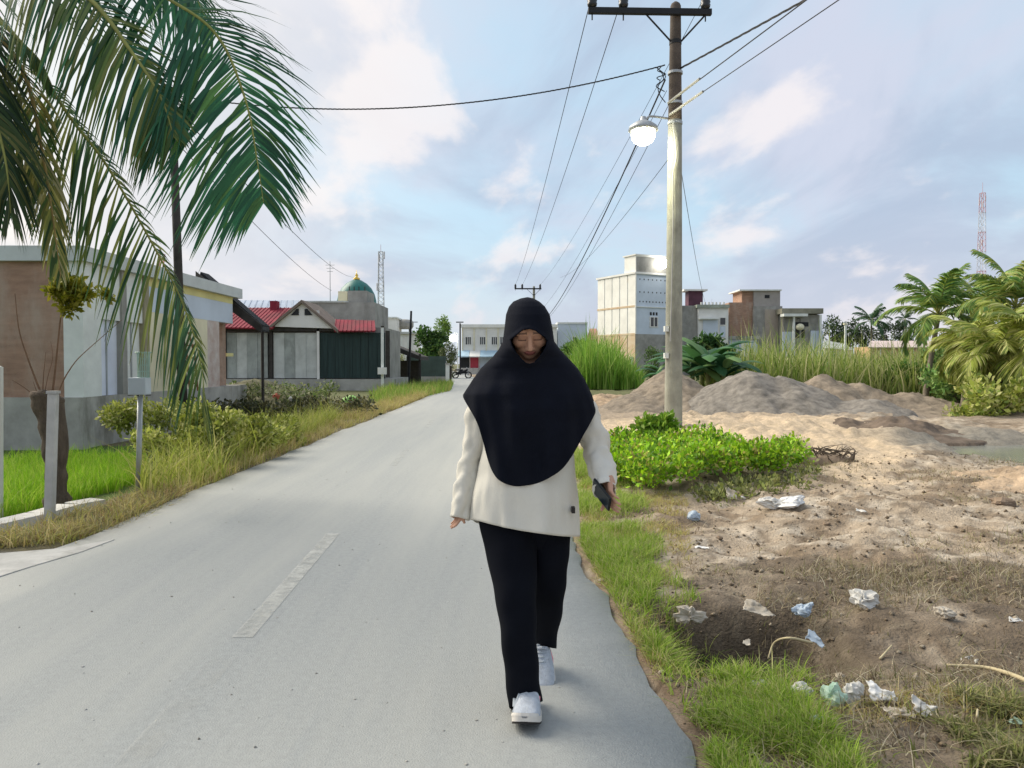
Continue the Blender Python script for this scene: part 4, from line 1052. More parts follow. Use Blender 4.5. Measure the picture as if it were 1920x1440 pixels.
# ---- right cluster of houses
D = 95
t = thing('grey_house', 'grey brown house with a purple rooftop tank behind the pole', 'house', (W(1295, 690, D).x, D, 0))
part(t, 'wall', M['grey_block'], 1270, 573, 1308.5, 640, D, 7, True)
part(t, 'tank_box', M['purple'], 1291, 545, 1318, 573, D + 1, 1.9); part(t, 'tank_lid', M['white'], 1283, 542, 1327, 545, D + .6, 2.6)
t = thing('white_house', 'two storey white house right of the purple tank', 'house', (W(1337, 690, D).x, D - .5, 0))
part(t, 'wall', M['white'], 1309, 577, 1366, 640, D - .5, 7, True)
part(t, 'parapet', mat('mossy_parapet', (.33, .36, .30), .9, .4, .8), 1307, 571, 1368, 577, D - .8, 7.5)
window(t, 1350, 596, 1360, 609, D - .52, 0)
part(t, 'door', M['bluewhite'], 1318, 600, 1346, 640, D - .58, .07); part(t, 'canopy', M['off_white'], 1312, 596, 1348, 598.5, D - 1.1, .65)
part(t, 'shutter', M['bluewhite'], 1350, 612, 1360, 632, D - .58, .06)
for k in range(7): part(t, 'baluster', M['white'], 1314 + 7 * k, 566.5, 1317 + 7 * k, 571, D - .6, .2)
t = thing('brick_house', 'tall brown brick house with a square rooftop room', 'house', (W(1420, 690, D + 2).x, D + 2, 0))
part(t, 'wall', M['brown_brick'], 1367, 567, 1412, 632, D + 2, 8, True)
part(t, 'tower_wall', M['grey_block'], 1412.3, 574, 1467, 650, D + 1.6, 8, True)
part(t, 'plaster_patch', mat('tan_plaster', (.40, .34, .28), .9, .25, .6), 1434, 580, 1459, 650, D + 1.55, .04)
part(t, 'tower_side', M['brown_brick'], 1391, 545, 1413, 567, D + 2.3, 4)
part(t, 'rooftop_room', mat('grey_tan_plaster', (.37, .34, .31), .9, .2, .6), 1413.2, 545, 1463, 574, D + 1.9, 4)
part(t, 'rooftop_slab', M['off_white'], 1387, 542.5, 1466, 545, D + 1.5, 5); part(t, 'hole', M['dark'], 1434, 553, 1443, 559, D + 1.86, .03)
part(t, 'ledge', M['plinth'], 1368, 630, 1424, 636, D + .6, 1.3); part(t, 'lower_wall', M['bluewhite'], 1368, 636, 1420, 662, D + .9, .9, True)
t = thing('porch_house', 'low grey house with a dark porch opening and flat roof', 'house', (W(1505, 690, D).x, D, 0))
part(t, 'wall', M['grey_block'], 1468, 590, 1540, 640, D, 7, True)
part(t, 'roof_slab', mat('moss_stained_slab', (.26, .25, .19), .95, .35, .8), 1466, 578, 1544, 588, D - .7, 8)
part(t, 'eave', M['off_white'], 1470, 588, 1515, 593, D - 1.4, 1.3)
part(t, 'opening', M['dark'], 1489, 604, 1516, 612, D - .06, .05); part(t, 'doorway', M['dark'], 1492, 616, 1499, 634, D - .06, .05); part(t, 'doorway', M['dark'], 1503, 618, 1509, 634, D - .06, .05)
part(t, 'porch_wall', M['bluewhite'], 1468, 622, 1490, 655, D - .5, .3, True); part(t, 'porch_wall', M['bluewhite'], 1520, 620, 1543, 655, D - .5, .3, True)
for px in (1487, 1537): part(t, 'column', M['off_white'], px, 590, px + 4, 640, D - .9, .25, True)
p = W(1500, 613, D - .9)
t = thing('porch_lamp', 'pale round lamp hanging at the porch of the grey house', 'lamp', p)
MB().ball(p, (.5, .5, .42), 12, 8).build('shade', mat('pale_lamp_shade', (.8, .76, .55), .6, .1, 1), t, smooth=True)
MB().tube([p + Vector((0, 0, .4)), p + Vector((0, 0, 1.0)), p + Vector((0, .9, 1.05))], .04, 5).build('cord', M['black_steel'], t)
t = thing('grey_shed', 'low pale shed roof right of the porch house', 'shed', (W(1575, 690, 110).x, 110, 0))
part(t, 'wall', M['off_white'], 1545, 652, 1597, 668, 110, 5, True)
mb = MB(); mb.prism([W(1543, 652, 109.6), W(1600, 656, 109.6), W(1585, 645, 112), W(1547, 638, 112)], (0, .1, -.2)); mb.build('roof', M['pale_panel'], t)
t = thing('orange_house', 'long low orange house with pale roof behind tall grass', 'house', (W(1680, 690, 105).x, 105, 0))
part(t, 'wall', mat('orange_plaster', (.58, .38, .22), .9, .2, .6), 1632, 650, 1745, 668, 105, 5, True)
mb = MB(); mb.prism([W(1628, 651, 104.5), W(1750, 651, 104.5), W(1745, 639, 108), W(1632, 639, 108)], (0, .1, -.15)); mb.build('roof', mat('pinkish_roof', (.58, .47, .44), .8, .2, .8), t)
for px in (1650, 1672, 1690, 1712): part(t, 'pilaster', M['off_white'], px, 651, px + 2, 668, 104.9, .1)
t = thing('white_post', 'slim pale post standing before the distant dark trees', 'post', (W(1586, 690, 90).x, 90, 0))
part(t, 'shaft', M['off_white'], 1584, 609, 1587.5, 650, 90, .2, True); part(t, 'cap', M['cream'], 1583, 606, 1588.5, 609, 89.95, .32)

# ---- lattice masts
def mast(label, px, d, ytop, wb, wt, bands, group='lattice masts', grey=False):
    x = hx(px, d); H = W(px, ytop, d).z; t = thing('radio_mast', label, 'mast', (x, d, 0), group); nb = bands
    for k in range(nb):
        m = M['mast_red'] if k % 2 == (nb - 1) % 2 else M['mast_white']
        if grey: m = M['steel']
        mb = MB()
        za, zb_ = H * k / nb, H * (k + 1) / nb
        wa, wz = wb + (wt - wb) * k / nb, wb + (wt - wb) * (k + 1) / nb
        ca = [Vector((x + sx * wa, d + sy * wa, za)) for sx, sy in ((-1, -1), (1, -1), (1, 1), (-1, 1))]
        cb = [Vector((x + sx * wz, d + sy * wz, zb_)) for sx, sy in ((-1, -1), (1, -1), (1, 1), (-1, 1))]
        rad = .03 + d * .0002
        for i in range(4):
            j = (i + 1) % 4
            mb.tube([ca[i], cb[i]], rad, 4); n = 3
            for q in range(n):
                u0, u1 = q / n, (q + 1) / n; mb.tube([ca[i].lerp(cb[i], u0), ca[j].lerp(cb[j], u1)], rad * .7, 4)
            mb.tube([cb[i], cb[j]], rad * .7, 4)
        mb.build('lattice_section', m, t)
    for k, (fz, a) in enumerate(((.97, 0), (.95, 2.1), (.93, 4.2), (.72, 1), (.70, 3.5))):
        w = wb + (wt - wb) * fz + .35; MB().tube([(x + w * math.cos(a), d + w * math.sin(a), H * fz - .9), (x + w * math.cos(a), d + w * math.sin(a), H * fz + .9)], .16, 6).build('antenna_panel', M['mast_white'], t)
    MB().tube([(x, d, H), (x, d, H * 1.06)], .05, 5).build('lightning_rod', M['mast_red'], t)
mast('grey lattice radio mast right of the green dome', 715, 190, 472, .9, .5, 9, grey=True)
mast('red and white lattice mast above the right palms', 1837, 230, 362, 1.2, .55, 9)
t = thing('antenna_pole', 'thin faint antenna pole left of the green dome', 'antenna', (hx(620, 140), 140, 0))
MB().tube([(hx(620, 140), 140, 0), (hx(620, 140), 140, W(620, 490, 140).z)], [.12, .05], 6).build('pole', M['steel'], t)
for k in range(3): MB().tube([(hx(620, 140) - .8 + .15 * k, 140, W(620, 497 + 6 * k, 140).z), (hx(620, 140) + .8 - .15 * k, 140, W(620, 497 + 6 * k, 140).z)], .04, 5).build('element', M['steel'], t)

# ================================================================== POLES AND CABLES
M['pole_conc'] = mat('utility_pole_concrete', (0.33, 0.33, 0.27), 0.9, 0.3, 3, bump=0.5, bscale=40, dirt=((0.20, 0.20, 0.17), 1.6, 0.5, 0.72))
M['pole_top'] = mat('unlit_pole_head', (0.10, 0.08, 0.065), 0.9, 0.35, 4)  # pole above the lamp: missing lamplight painted in as dark brown
M['porcelain'] = mat('black_insulator', (0.012, 0.013, 0.015), 0.35, 0.2, 3, spec=0.5)
M['cable'] = mat('black_cable', (0.02, 0.021, 0.024), 0.6, 0.2, 3)
M['cable_pale'] = mat('pale_cable', (0.34, 0.34, 0.32), 0.6, 0.2, 3)
PX, PD = hx(1263, 15.7), 15.7
PH = W(1263, 12, PD).z
def upole(label, x, d, H, rot, rb, rt, detail):
    t = thing('utility_pole', label, 'utility pole', (x, d, 0), 'concrete utility poles')
    n = 16; zc_ = W(960, 226, PD).z if detail else H * .6
    MB().tube([(x, d, -.4 + (zc_ + .4) * k / n) for k in range(n + 1)], [rb + (rt - rb) * (k / n) * .6 for k in range(n + 1)], 20).build('shaft', M['pole_conc'], t, smooth=True)
    MB().tube([(x, d, zc_ + (H - zc_) * k / 10) for k in range(11)] + [(x, d, H + .05), (x, d, H + .09)], [rb + (rt - rb) * (.6 + .4 * k / 10) for k in range(11)] + [rt * .8, rt * .3], 20).build('upper_shaft', M['pole_top'] if detail else M['pole_conc'], t, smooth=True)
    fr_ = Matrix.Translation((x, d, 0)) @ Matrix.Rotation(rot, 4, 'Z')
    MB().box(-1.78, -rt - .10, H - .24, .68, -rt - .005, H - .12, fr_).build('crossarm', M['black_steel'], t, bevel=.008)
    out = []
    for u in (-1.70, -1.08, .56):
        c = fr_ @ Vector((u, -rt - .05, H - .12))
        prof = [(.05, 0), (.09, .03), (.10, .08), (.085, .10), (.10, .14), (.085, .17), (.10, .21), (.085, .24), (.095, .28), (.06, .33), (.035, .38)]
        o = MB().lathe(c, prof, 14).build('insulator', M['porcelain'], t, smooth=True)
        MB().tube([c + Vector((0, 0, -.24)), c], .014, 6).build('pin', M['black_steel'], o); out.append(c + Vector((0, 0, .28)))
    for u in (-.62, .55):
        A, B = fr_ @ Vector((u, -rt - .05, H - .24)), fr_ @ Vector((0 + (rt if u > 0 else -rt) * .9, -rt * .4, H - .72))
        MB().tube([A, B], .018, 6).build('brace', M['black_steel'], t)
    MB().lathe((x, d, H - .76), [(rt * 1.18, 0), (rt * 1.18, .08)], 18).build('clamp_band', M['black_steel'], t)
    return t, out
t, ins = upole('concrete utility pole with crossarm and lit street lamp by the road', PX, PD, PH, 0.03, .185, .105, True)
for z_ in (PH - 1.35, PH - 1.95, PH - 2.35):
    MB().lathe((PX, PD, z_), [(.150, 0), (.150, .05)], 18).build('clamp_band', M['steel'], t)
cond = catmull([W(1262, 230, PD - .19), W(1268, 290, PD - .20), W(1262, 330, PD - .2), W(1262, 420, PD - .2), W(1259, 560, PD - .21), W(1257, 640, PD - .22)], 40)
MB().tube(cond, .014, 6).build('conduit_wire', M['cable_pale'], t)
for k, zz_ in enumerate((W(0, 622, PD).z, W(0, 672, PD).z)): MB().box(PX - .215, PD - .14, zz_, PX - .13, PD - .04, zz_ + .11).build('pale_tag', M['off_white'], t)
tb_ = MB()
for k in range(3):
    a0 = W(1243, 128, PD - .12); pts = [a0 + Vector((-.05 - .1 * math.sin(u * 3 + k), -.05, -.07 * u * (k + 1.2))) for u in (0, .8, 1.6, 2.4, 3.1)]
    tb_.tube(catmull(pts, 16), .010, 5)
tb_.build('jumper_wires', M['cable'], t)
# street lamp on its arm
la, lb = W(1252, 222, PD - .12), W(1222, 218, PD - .4)
lamp_c = W(1206, 253, PD - .55)
lt = thing('street_lamp', 'lit round street lamp glowing beside the concrete pole', 'street lamp', la)
MB().tube(catmull([la, lb, W(1212, 222, PD - .5), lamp_c + Vector((0, 0, .26))], 14), .022, 7).build('arm', M['steel'], lt, smooth=True)
MB().lathe(lamp_c + Vector((0, 0, .13)), [(.29, -.05), (.27, .03), (.16, .11), (.06, .15), (.05, .22)], 18).build('hood', M['steel'], lt, smooth=True)
MB().ball(lamp_c, (.23, .23, .20), 18, 12).build('globe', M['lamp'], lt, smooth=True)
ld = bpy.data.lights.new('lamp_light', 'POINT'); ld.energy = 60; ld.color = (1.0, .95, .58); ld.shadow_soft_size = .25
lo = bpy.data.objects.new('lamp_light', ld); COL.objects.link(lo); lo.parent = lt; lo.location = lamp_c - la + Vector((0, -.02, -.30))
FX, FD = hx(1001, 71), 71
_, ins2 = upole('distant utility pole with crossarm behind the person\'s head', FX, FD, W(0, 538, FD).z, 0.02, .18, .105, False)

def cable(label, a, b, sag, r=.012, m='cable', twist=False, n=40, group='overhead cables'):
    a, b = Vector(a), Vector(b); P = [a.lerp(b, k / n) - Vector((0, 0, 4 * sag * (k / n) * (1 - k / n))) for k in range(n + 1)]
    mb = MB()
    if twist:
        N2 = 400; Q = [a.lerp(b, k / N2) - Vector((0, 0, 4 * sag * (k / N2) * (1 - k / N2))) for k in range(N2 + 1)]
        for ph in (0, 2.09, 4.19):
            mb.tube([q + Vector((0, r * 1.0 * math.cos(k * .55 + ph), r * 1.0 * math.sin(k * .55 + ph))) for k, q in enumerate(Q)], r * .75, 5)
    else: mb.tube(P, r, 6)
    mid = a.copy(); ob = mb.build('overhead_cable', M[m], None, loc=tuple(mid)); tag(ob, label, 'cable', group); return ob
cable('leftmost overhead wire running from the crossarm to the far pole', ins[0], ins2[0], .55, .009)
cable('second overhead wire from the left on the crossarm', ins[1], ins2[1], .55, .009)
cable('overhead wire from the right insulator passing behind the pole', ins[2], ins2[2], .55, .007)
WPX, WPD = hx(336, 16.5), 16.5
wtop = W(322, 178, WPD)
pA = W(1247, 122, PD)
cable('twisted cable sagging between the dark left pole and concrete pole', wtop, pA, .55, .009, twist=True)
cable('twisted cable rising from the concrete pole to upper right', W(1272, 130, PD), Vector((13.6, -8.0, 7.55)), .25, .013, twist=True)
cable('upper of two plain wires leaving the pole to upper right', W(1254, 192, PD - .13), Vector((10.2, -12.5, 6.95)), .1, .010)
cable('lower of two plain wires leaving the pole to upper right', W(1256, 214, PD - .13), Vector((10.9, -12.5, 6.75)), .1, .008)
for k, (x0, y0) in enumerate(((1253, 193), (1256, 215))):
    A = W(x0, y0, PD - .14); B = Vector(((10.2, -12.5, 6.95), (10.9, -12.5, 6.75))[k])
    ob = MB().tube([A, A.lerp(B, .045)], .024, 8).build('lamplit_wire', M['cable_pale'], None, loc=tuple(A))  # lamplight whitening the wires, put in as a thicker pale tube
    tag(ob, ('upper', 'lower')[k] + ' lamplit stretch of wire at the concrete pole, painted pale', 'lamplit wire')
cable('thick black cable hanging from the pole down to far pole', W(1247, 150, PD - .1), Vector((FX + .1, FD - .15, 4.9)), 1.15, .018)
cable('thin wire just right of the thick black cable', W(1252, 200, PD - .1), Vector((FX + .2, FD - .1, 4.7)), .9, .007)
cable('thin wire left of the thick black cable', W(1250, 170, PD - .1), Vector((FX - .2, FD - .1, 5.6)), .8, .006)
cable('faint wire running from the pole to the tall white building', W(1252, 300, PD), W(1050, 520, 60), .5, .006)
cable('faint wire from the pole down to the purple rooftop tank', W(1274, 300, PD), W(1335, 560, 94), 2.0, .007)
cable('upper wire from the dark left pole to the mosque', wtop + Vector((0, 0, -.2)), W(668, 520, 112), 1.0, .014)
cable('lower wire from the dark left pole to the block annex', wtop + Vector((0, 0, -.9)), W(622, 545, 60), .35, .010)

t = thing('wooden_pole', 'thin dark wooden pole rising behind the palm frond', 'utility pole', (hx(344, WPD), WPD, -.3))
MB().tube([(hx(344, WPD), WPD, -.4), Vector((hx(344, WPD), WPD, 0)).lerp(wtop, .5), wtop + Vector((0, 0, .15))], [.10, .088, .075], 12).build('shaft', M['dark_wood'], t, smooth=True)
MB().lathe(wtop + Vector((0, 0, -.12)), [(.085, 0), (.085, .05)], 14).build('clamp_band', M['steel'], t)
t = thing('meter_pole', 'short white pipe pole with a meter box by tin wall', 'pole', (W(716, 716, 38).x, 38, 0))
part(t, 'shaft', M['off_white'], 714.5, 614, 718.8, 722, 38, .11, True); part(t, 'box', M['white'], 708, 689, 724, 702, 37.8, .19); part(t, 'cap', M['dark_wood'], 714, 611, 719.4, 614, 37.98, .15)
t = thing('iron_pole', 'thin black leaning pole before the round dark tree', 'pole', (W(766, 722, 48).x, 48, 0))
a = W(766, 722, 48)
MB().tube([(a.x, 48, -.2), W(771, 583, 48)], [.085, .065], 8).build('shaft', M['black_steel'], t); q = W(771, 588, 48)
MB().box(q.x - .4, 47.96, q.z - .55, q.x + .4, 48.04, q.z - .5).build('bracket', M['steel'], t)
p = W(850, 634, 80)
t = thing('street_lamp', 'far lit street lamp in front of the shop row', 'street lamp', (p.x + .25, 80, 0))
MB().tube([(p.x + .45, 80, -.1), (p.x + .45, 80, p.z + .5), (p.x + .1, 80, p.z + .55)], .06, 7).build('post', M['off_white'], t)
MB().ball(p, (.42, .42, .36), 12, 8).build('globe', M['lamp_far'], t, smooth=True)
t = thing('utility_pole', 'tiny pole with crossarm beside the far lit lamp', 'utility pole', (W(863, 690, 95).x, 95, 0), 'concrete utility poles')
part(t, 'shaft', M['black_steel'], 861.5, 606, 864, 690, 95, .16, True); part(t, 'crossarm', M['black_steel'], 855, 603, 869, 605, 94.9, .1)

# ---- left foreground posts, pollarded tree, kerb
t = thing('pollarded_tree', 'cut back tree trunk sprouting thin shoots before the brick wall', 'tree', G(97, 945, -.1))
bp = G(102, 945, -.1); d = bp.y
def Q(px, py, dd=0): return W(px, py, d + dd)
MB().tube(catmull([Q(108, 950), Q(106, 900), Q(100, 850), Q(93, 800), Q(84, 765), Q(84, 735)], 18), [.10 + .012 * math.sin(k * 1.9) + (.03 if k > 14 else 0) + (.03 if k < 2 else 0) for k in range(19)], 14).build('trunk', M['bark'], t, smooth=True)
MB().tube(catmull([Q(106, 900), Q(118, 840), Q(112, 780), Q(106, 748)], 12), [.07, .062, .06, .058, .056, .055, .055, .055, .055, .058, .062, .066, .07], 10).build('trunk_fork', M['bark'], t, smooth=True)
for px, py, rr_ in ((80, 742, .085), (98, 746, .075), (108, 752, .07)): MB().ball(Q(px, py), (rr_, rr_, rr_ * .8), 10, 7).build('knob', M['bark'], t)
M['shoot'] = mat('reddish_shoot', (0.22, 0.13, 0.08), 0.85, 0.3, 8)
for pts, r_ in (([(76, 735), (55, 680), (36, 620), (28, 550)], .012), ([(80, 735), (82, 700), (86, 660)], .007), ([(98, 740), (104, 690), (112, 610), (118, 570), (130, 545)], .013), ([(108, 745), (118, 715), (140, 680), (165, 655), (228, 600)], .009),
                ([(70, 748), (50, 730), (22, 712)], .009), ([(84, 735), (90, 705), (99, 670), (95, 640)], .005), ([(70, 738), (62, 715)], .006), ([(120, 575), (150, 560), (190, 552)], .006)):
    P = catmull([Q(*p) for p in pts], 14); MB().tube(P, [r_ * (1 - .7 * k / 14) for k in range(15)], 6).build('shoot', M['shoot'], t)
leaves('foliage', [Q(120, 540), Q(140, 550), Q(128, 575), Q(160, 552), Q(105, 545), Q(140, 535), Q(190, 550), Q(205, 556)], [.11, .11, .10, .09, .09, .09, .05, .045], 1500, .065, [(0.28, 0.29, 0.015), (0.38, 0.36, 0.03), (0.18, 0.2, 0.02), (0.45, 0.42, 0.06)], seed=77, parent=t, shell=.2)

t = thing('concrete_post', 'slim concrete post leaning in front of the pollarded trunk', 'post', G(92, 975, 0))
a = G(92, 975, -.02); tp_ = W(100, 738, a.y)
dv = (tp_ - a); mb = MB(); s = .036
mb.prism([a + Vector((-s, -s, -.1)), a + Vector((s, -s, -.1)), a + Vector((s, s, -.1)), a + Vector((-s, s, -.1))], dv + Vector((0, 0, .1))); mb.build('shaft', M['concrete'], t, bevel=.008)
MB().box(tp_.x - .042, tp_.y - .042, tp_.z, tp_.x + .042, tp_.y + .042, tp_.z + .025).build('cap', M['concrete'], t)
t = thing('metal_post', 'metal post carrying a grey box and green wire basket', 'post', G(259, 932, 0))
a = G(259, 932, -.05); d = a.y
MB().tube([a, W(263, 738, d)], .028, 10).build('shaft', M['steel'], t, smooth=True)
A, B = W(245, 740, d), W(277, 708, d); MB().box(A.x, d - .06, A.z, B.x, d + .08, B.z).build('box', mat('grey_box_paint', (.46, .51, .55), .6, .1, 4), t, bevel=.008)
for k in range(9):
    q = W(242 + 4.2 * k, 742, d - .02); MB().box(q.x, d - .05, q.z - .02 * (k % 2), q.x + .012, d + .05, q.z + .008).build('bolt', M['black_steel'], t) if k in (0, 4, 8) else None
M['green_wire'] = mat('green_wire', (.33, .47, .42), .5, .2, 4)
c0 = W(269, 708, d + .02); c1 = W(269, 661, d + .02); bk = MB()
for k in range(20):
    a_ = 2 * math.pi * k / 20; bk.tube([c0 + Vector((.055 * math.cos(a_), .055 * math.sin(a_), 0)), c1 + Vector((.062 * math.cos(a_), .062 * math.sin(a_), 0))], .0045, 4)
for u in (0, .25, .5, .75):
    c_ = c0.lerp(c1, u); bk.tube([c_ + Vector((.058 * math.cos(2 * math.pi * k / 20), .058 * math.sin(2 * math.pi * k / 20), 0)) for k in range(21)], .004, 4)
bs = bk.build('basket', M['green_wire'], t)
MB().tube([c1 + Vector((.078 * math.cos(2 * math.pi * k / 20), .078 * math.sin(2 * math.pi * k / 20), 0)) for k in range(21)], .008, 5).build('rim', M['green_wire'], bs)
t = thing('metal_railing', 'white metal railing cut by the left picture edge', 'railing', (W(0, 800, 8.5).x, 8.5, -.3))
MB().tube([(W(-1, 800, 8.5).x, 8.5, -.4), W(2, 688, 8.5)], .022, 8).build('upright', M['white'], t); MB().tube([W(2, 690, 8.5), W(-160, 690, 8.5)], .022, 8).build('rail', M['white'], t); MB().tube([(W(-158, 800, 8.5).x, 8.5, -.4), W(-158, 690, 8.5)], .022, 8).build('upright', M['white'], t)
t = thing('culvert_wall', 'low whitewashed concrete ledge between road verge and rice plot', 'wall', G(60, 975, 0))
kp = [(-220, 1030), (-90, 1000), (0, 983), (90, 962), (150, 945), (200, 936)]
mb = MB(); P = [G(px, py, .03) for px, py in kp]
for i in range(len(P) - 1):
    a, b = P[i], P[i + 1]; nrm = Vector((-(b - a).y, (b - a).x, 0)).normalized() * .22
    mb = MB(); mb.prism([a, b + (a - b).normalized() * .012, b + nrm + (a - b).normalized() * .012, a + nrm], (0, 0, -.45)); mb.build('ledge_segment', mat('whitewashed_concrete', (.64, .62, .57), .9, .2, 2, dirt=((.3, .28, .22), 2, .55, .75)) if i == 0 else bpy.data.materials['whitewashed_concrete'], t)

# overgrown heap left of the zinc shop
heap('overgrown_heap', 'weedy rubbish heap in front of the zinc shop', (hx(470, 27), 27), 3.2, 3.0, .75, (.52, .55, .36), 44, [(0, 0, .9, 1), (-.5, .1, .5, .9), (.4, .2, .5, .7)], cat='heap', group='rubbish heap on the left')
cc = [(hx(470, 27) + R.uniform(-2.6, 2.6), 27 + R.uniform(-2.5, 1.5), R.uniform(.1, .55)) for k in range(70)]
o = leaves('heap_weeds', cc, [(.4, .4, .25)] * 70, 5200, .11, [(.13, .19, .05), (.2, .26, .08), (.08, .11, .04), (.3, .32, .15)], seed=88, shell=.2, up=.6); tag(o, 'green weeds covering the rubbish heap before the zinc shop', 'weeds', kind='stuff')
cc = [(hx(px, 21) + R.uniform(-.5, .5), 21 + R.uniform(-1, 1), R.uniform(-.1, .3)) for px in range(400, 690, 12) for _ in (0, 1)]
o = leaves('ditch_scrub', cc, [(.4, .4, .24)] * len(cc), 5600, .10, [(.07, .075, .03), (.11, .10, .04), (.16, .15, .06), (.05, .06, .03)], seed=89, shell=.2, up=.5); tag(o, 'dark brown scrub in the ditch beside the left verge', 'scrub', kind='stuff')
# ================================================================== PERSON
M['skin'] = mat('skin', (1, 1, 1), 0.6, 0.06, 20, attr=True, spec=0.35)
M['black_cloth'] = mat('black_jersey', (0.0065, 0.008, 0.014), 0.95, 0.25, 8, spec=0.12, bump=0.15, bscale=200)
M['trouser'] = mat('black_trouser_cloth', (0.005, 0.006, 0.010), 0.95, 0.25, 8, spec=0.12)
M['tunic'] = mat('cream_tunic_cloth', (0.68, 0.65, 0.57), 0.95, 0.07, 5, spec=0.1, bump=0.12, bscale=160)
M['shoe'] = mat('white_trainer_mesh', (0.52, 0.56, 0.62), 0.8, 0.2, 45, bump=0.5, bscale=220)
M['sole'] = mat('cream_rubber', (0.66, 0.62, 0.56), 0.7, 0.1, 10)
M['tread'] = mat('dark_tread', (0.03, 0.026, 0.024), 0.85, 0.2, 10)
M['pink'] = mat('pink_trim', (0.80, 0.25, 0.30), 0.7, 0.1, 10)
M['lace'] = mat('grey_lace', (0.40, 0.44, 0.48), 0.8, 0.1, 20)
person = thing('person', 'person in black headscarf, cream tunic and black trousers walking on road', 'person', (W(990, 1300, 3.05).x, 3.05, 0))

def caps(mb, p, q, r0, r1, seg=14):
    p, q = Vector(p), Vector(q); d = q - p; L = d.length or 1e-4; d /= L
    path, rad = [], []
    for k in range(5):
        a = math.pi / 2 * k / 5; path.append(p - d * r0 * math.cos(a)); rad.append(max(1e-4, r0 * math.sin(a)))
    path.append(p); rad.append(r0); path.append(q); rad.append(r1)
    for k in range(1, 6):
        a = math.pi / 2 * k / 5; path.append(q + d * r1 * math.sin(a)); rad.append(max(1e-4, r1 * math.cos(a)))
    mb.tube(path, rad, seg)
mb = MB()
# head, tipped forward and down
HT = math.radians(34); HC = W(991, 612, 3.012); HR = Matrix.Rotation(HT, 3, 'X') @ Matrix.Rotation(math.radians(3), 3, 'Z')
def H(x, y, z): return HC + HR @ Vector((x, y, z))
def hb(x, y, z, r, seg=18, rings=12): mb.ball(H(x, y, z), r, seg, rings, HR)
hb(0, .004, .010, (.066, .080, .078), 26, 18)
hb(0, -.022, -.030, (.063, .064, .072), 24, 16)
hb(0, -.054, -.084, (.032, .032, .028))
hb(0, -.042, -.062, (.052, .045, .042))
for s in (-1, 1):
    hb(.038 * s, -.058, -.028, (.028, .026, .030)); hb(.028 * s, -.070, .016, (.030, .014, .018)); hb(.030 * s, -.073, -.003, (.020, .0125, .015)); hb(.074 * s, .006, -.01, (.010, .020, .030))
    hb(.0125 * s, -.096, -.040, (.0095, .011, .008))
caps(mb, H(0, -.078, .006), H(0, -.103, -.034), .009, .0125); hb(0, -.104, -.037, (.0125, .0125, .0105))
hb(0, -.086, -.062, (.023, .011, .0062)); hb(0, -.083, -.071, (.020, .011, .0068))
neck = W(990, 700, 3.10); chest = W(990, 790, 3.12); belly = W(985, 880, 3.12); hip = W(985, 930, 3.12)
caps(mb, H(0, .035, -.05), neck, .052, .058); caps(mb, neck, chest, .085, .135); caps(mb, chest, belly, .135, .125); caps(mb, belly, hip, .115, .085)
for s, sx in ((-1, 910), (1, 1072)): caps(mb, W(990, 730, 3.11), W(sx, 738, 3.11), .06, .052)
shL, elL, wrL = W(908, 738, 3.11), W(888, 840, 3.16), W(863, 934, 3.11)
shR, elR, wrR = W(1074, 738, 3.11), W(1122, 850, 3.10), W(1142, 905, 2.97)
caps(mb, shL, elL, .045, .032); caps(mb, elL, wrL, .032, .024); caps(mb, shR, elR, .045, .032); caps(mb, elR, wrR, .032, .024)
def hand(wr, down, across, palm_n, curl, sc=1.0, thumb=1, spread=.55):
    """down: wrist to fingers, across: index side to little finger, palm_n: out of the palm"""
    down, across, palm_n = down.normalized(), across.normalized(), palm_n.normalized()
    k = .078 * sc
    for u in (-.027, -.009, .009, .027):
        caps(mb, wr + down * .012 + across * u * .7, wr + down * k + across * u, .0135 * sc, .0115 * sc, 10)
    for u, L_, rr_ in ((-.029, .066, .0085), (-.0095, .074, .0088), (.0095, .069, .0085), (.028, .054, .0075)):
        p = wr + down * k + across * u; d = down.copy()
        for seg_, f in ((.44, 1.0), (.32, .93), (.24, .85)):
            d = (Matrix.Rotation(curl, 3, across) @ d); q = p + d * L_ * seg_ * sc; caps(mb, p, q, rr_ * f * sc, rr_ * f * .93 * sc, 10); p = q
    p = wr + down * .022 - across * .026 * thumb; d = (down * .75 - across * spread * thumb + palm_n * .35 * spread / .55).normalized()
    q = p + d * .036 * sc; caps(mb, p, q, .0125 * sc, .0105 * sc, 10); d = (d + down * .5 + palm_n * .25).normalized(); q2 = q + d * .030 * sc; caps(mb, q, q2, .0102 * sc, .0090 * sc, 10)
    d = (d + down * .3 + palm_n * .3).normalized(); caps(mb, q2, q2 + d * .022 * sc, .009 * sc, .0078 * sc, 10)
# hanging hand: only the fingers leave the sleeve
hand(wrL, Vector((-.06, -.10, -1)), Vector((-.35, 1, -.1)), Vector((1, .35, 0)), .30, .85, spread=.08)
# hand holding the phone
PC = W(1128, 927, 2.915)
pl = Vector((.40, -.78, -.48)).normalized()                # phone's long axis
pn = Vector((-.94, -.32, -.12)); pn = (pn - pl * pn.dot(pl)).normalized()   # screen normal
pw = pl.cross(pn).normalized()
hw = PC - pn * .020 - pl * .05
hand(wrR, (PC - pn * .030 + pl * .01 - wrR), pw * -1, pn, .34, .92)
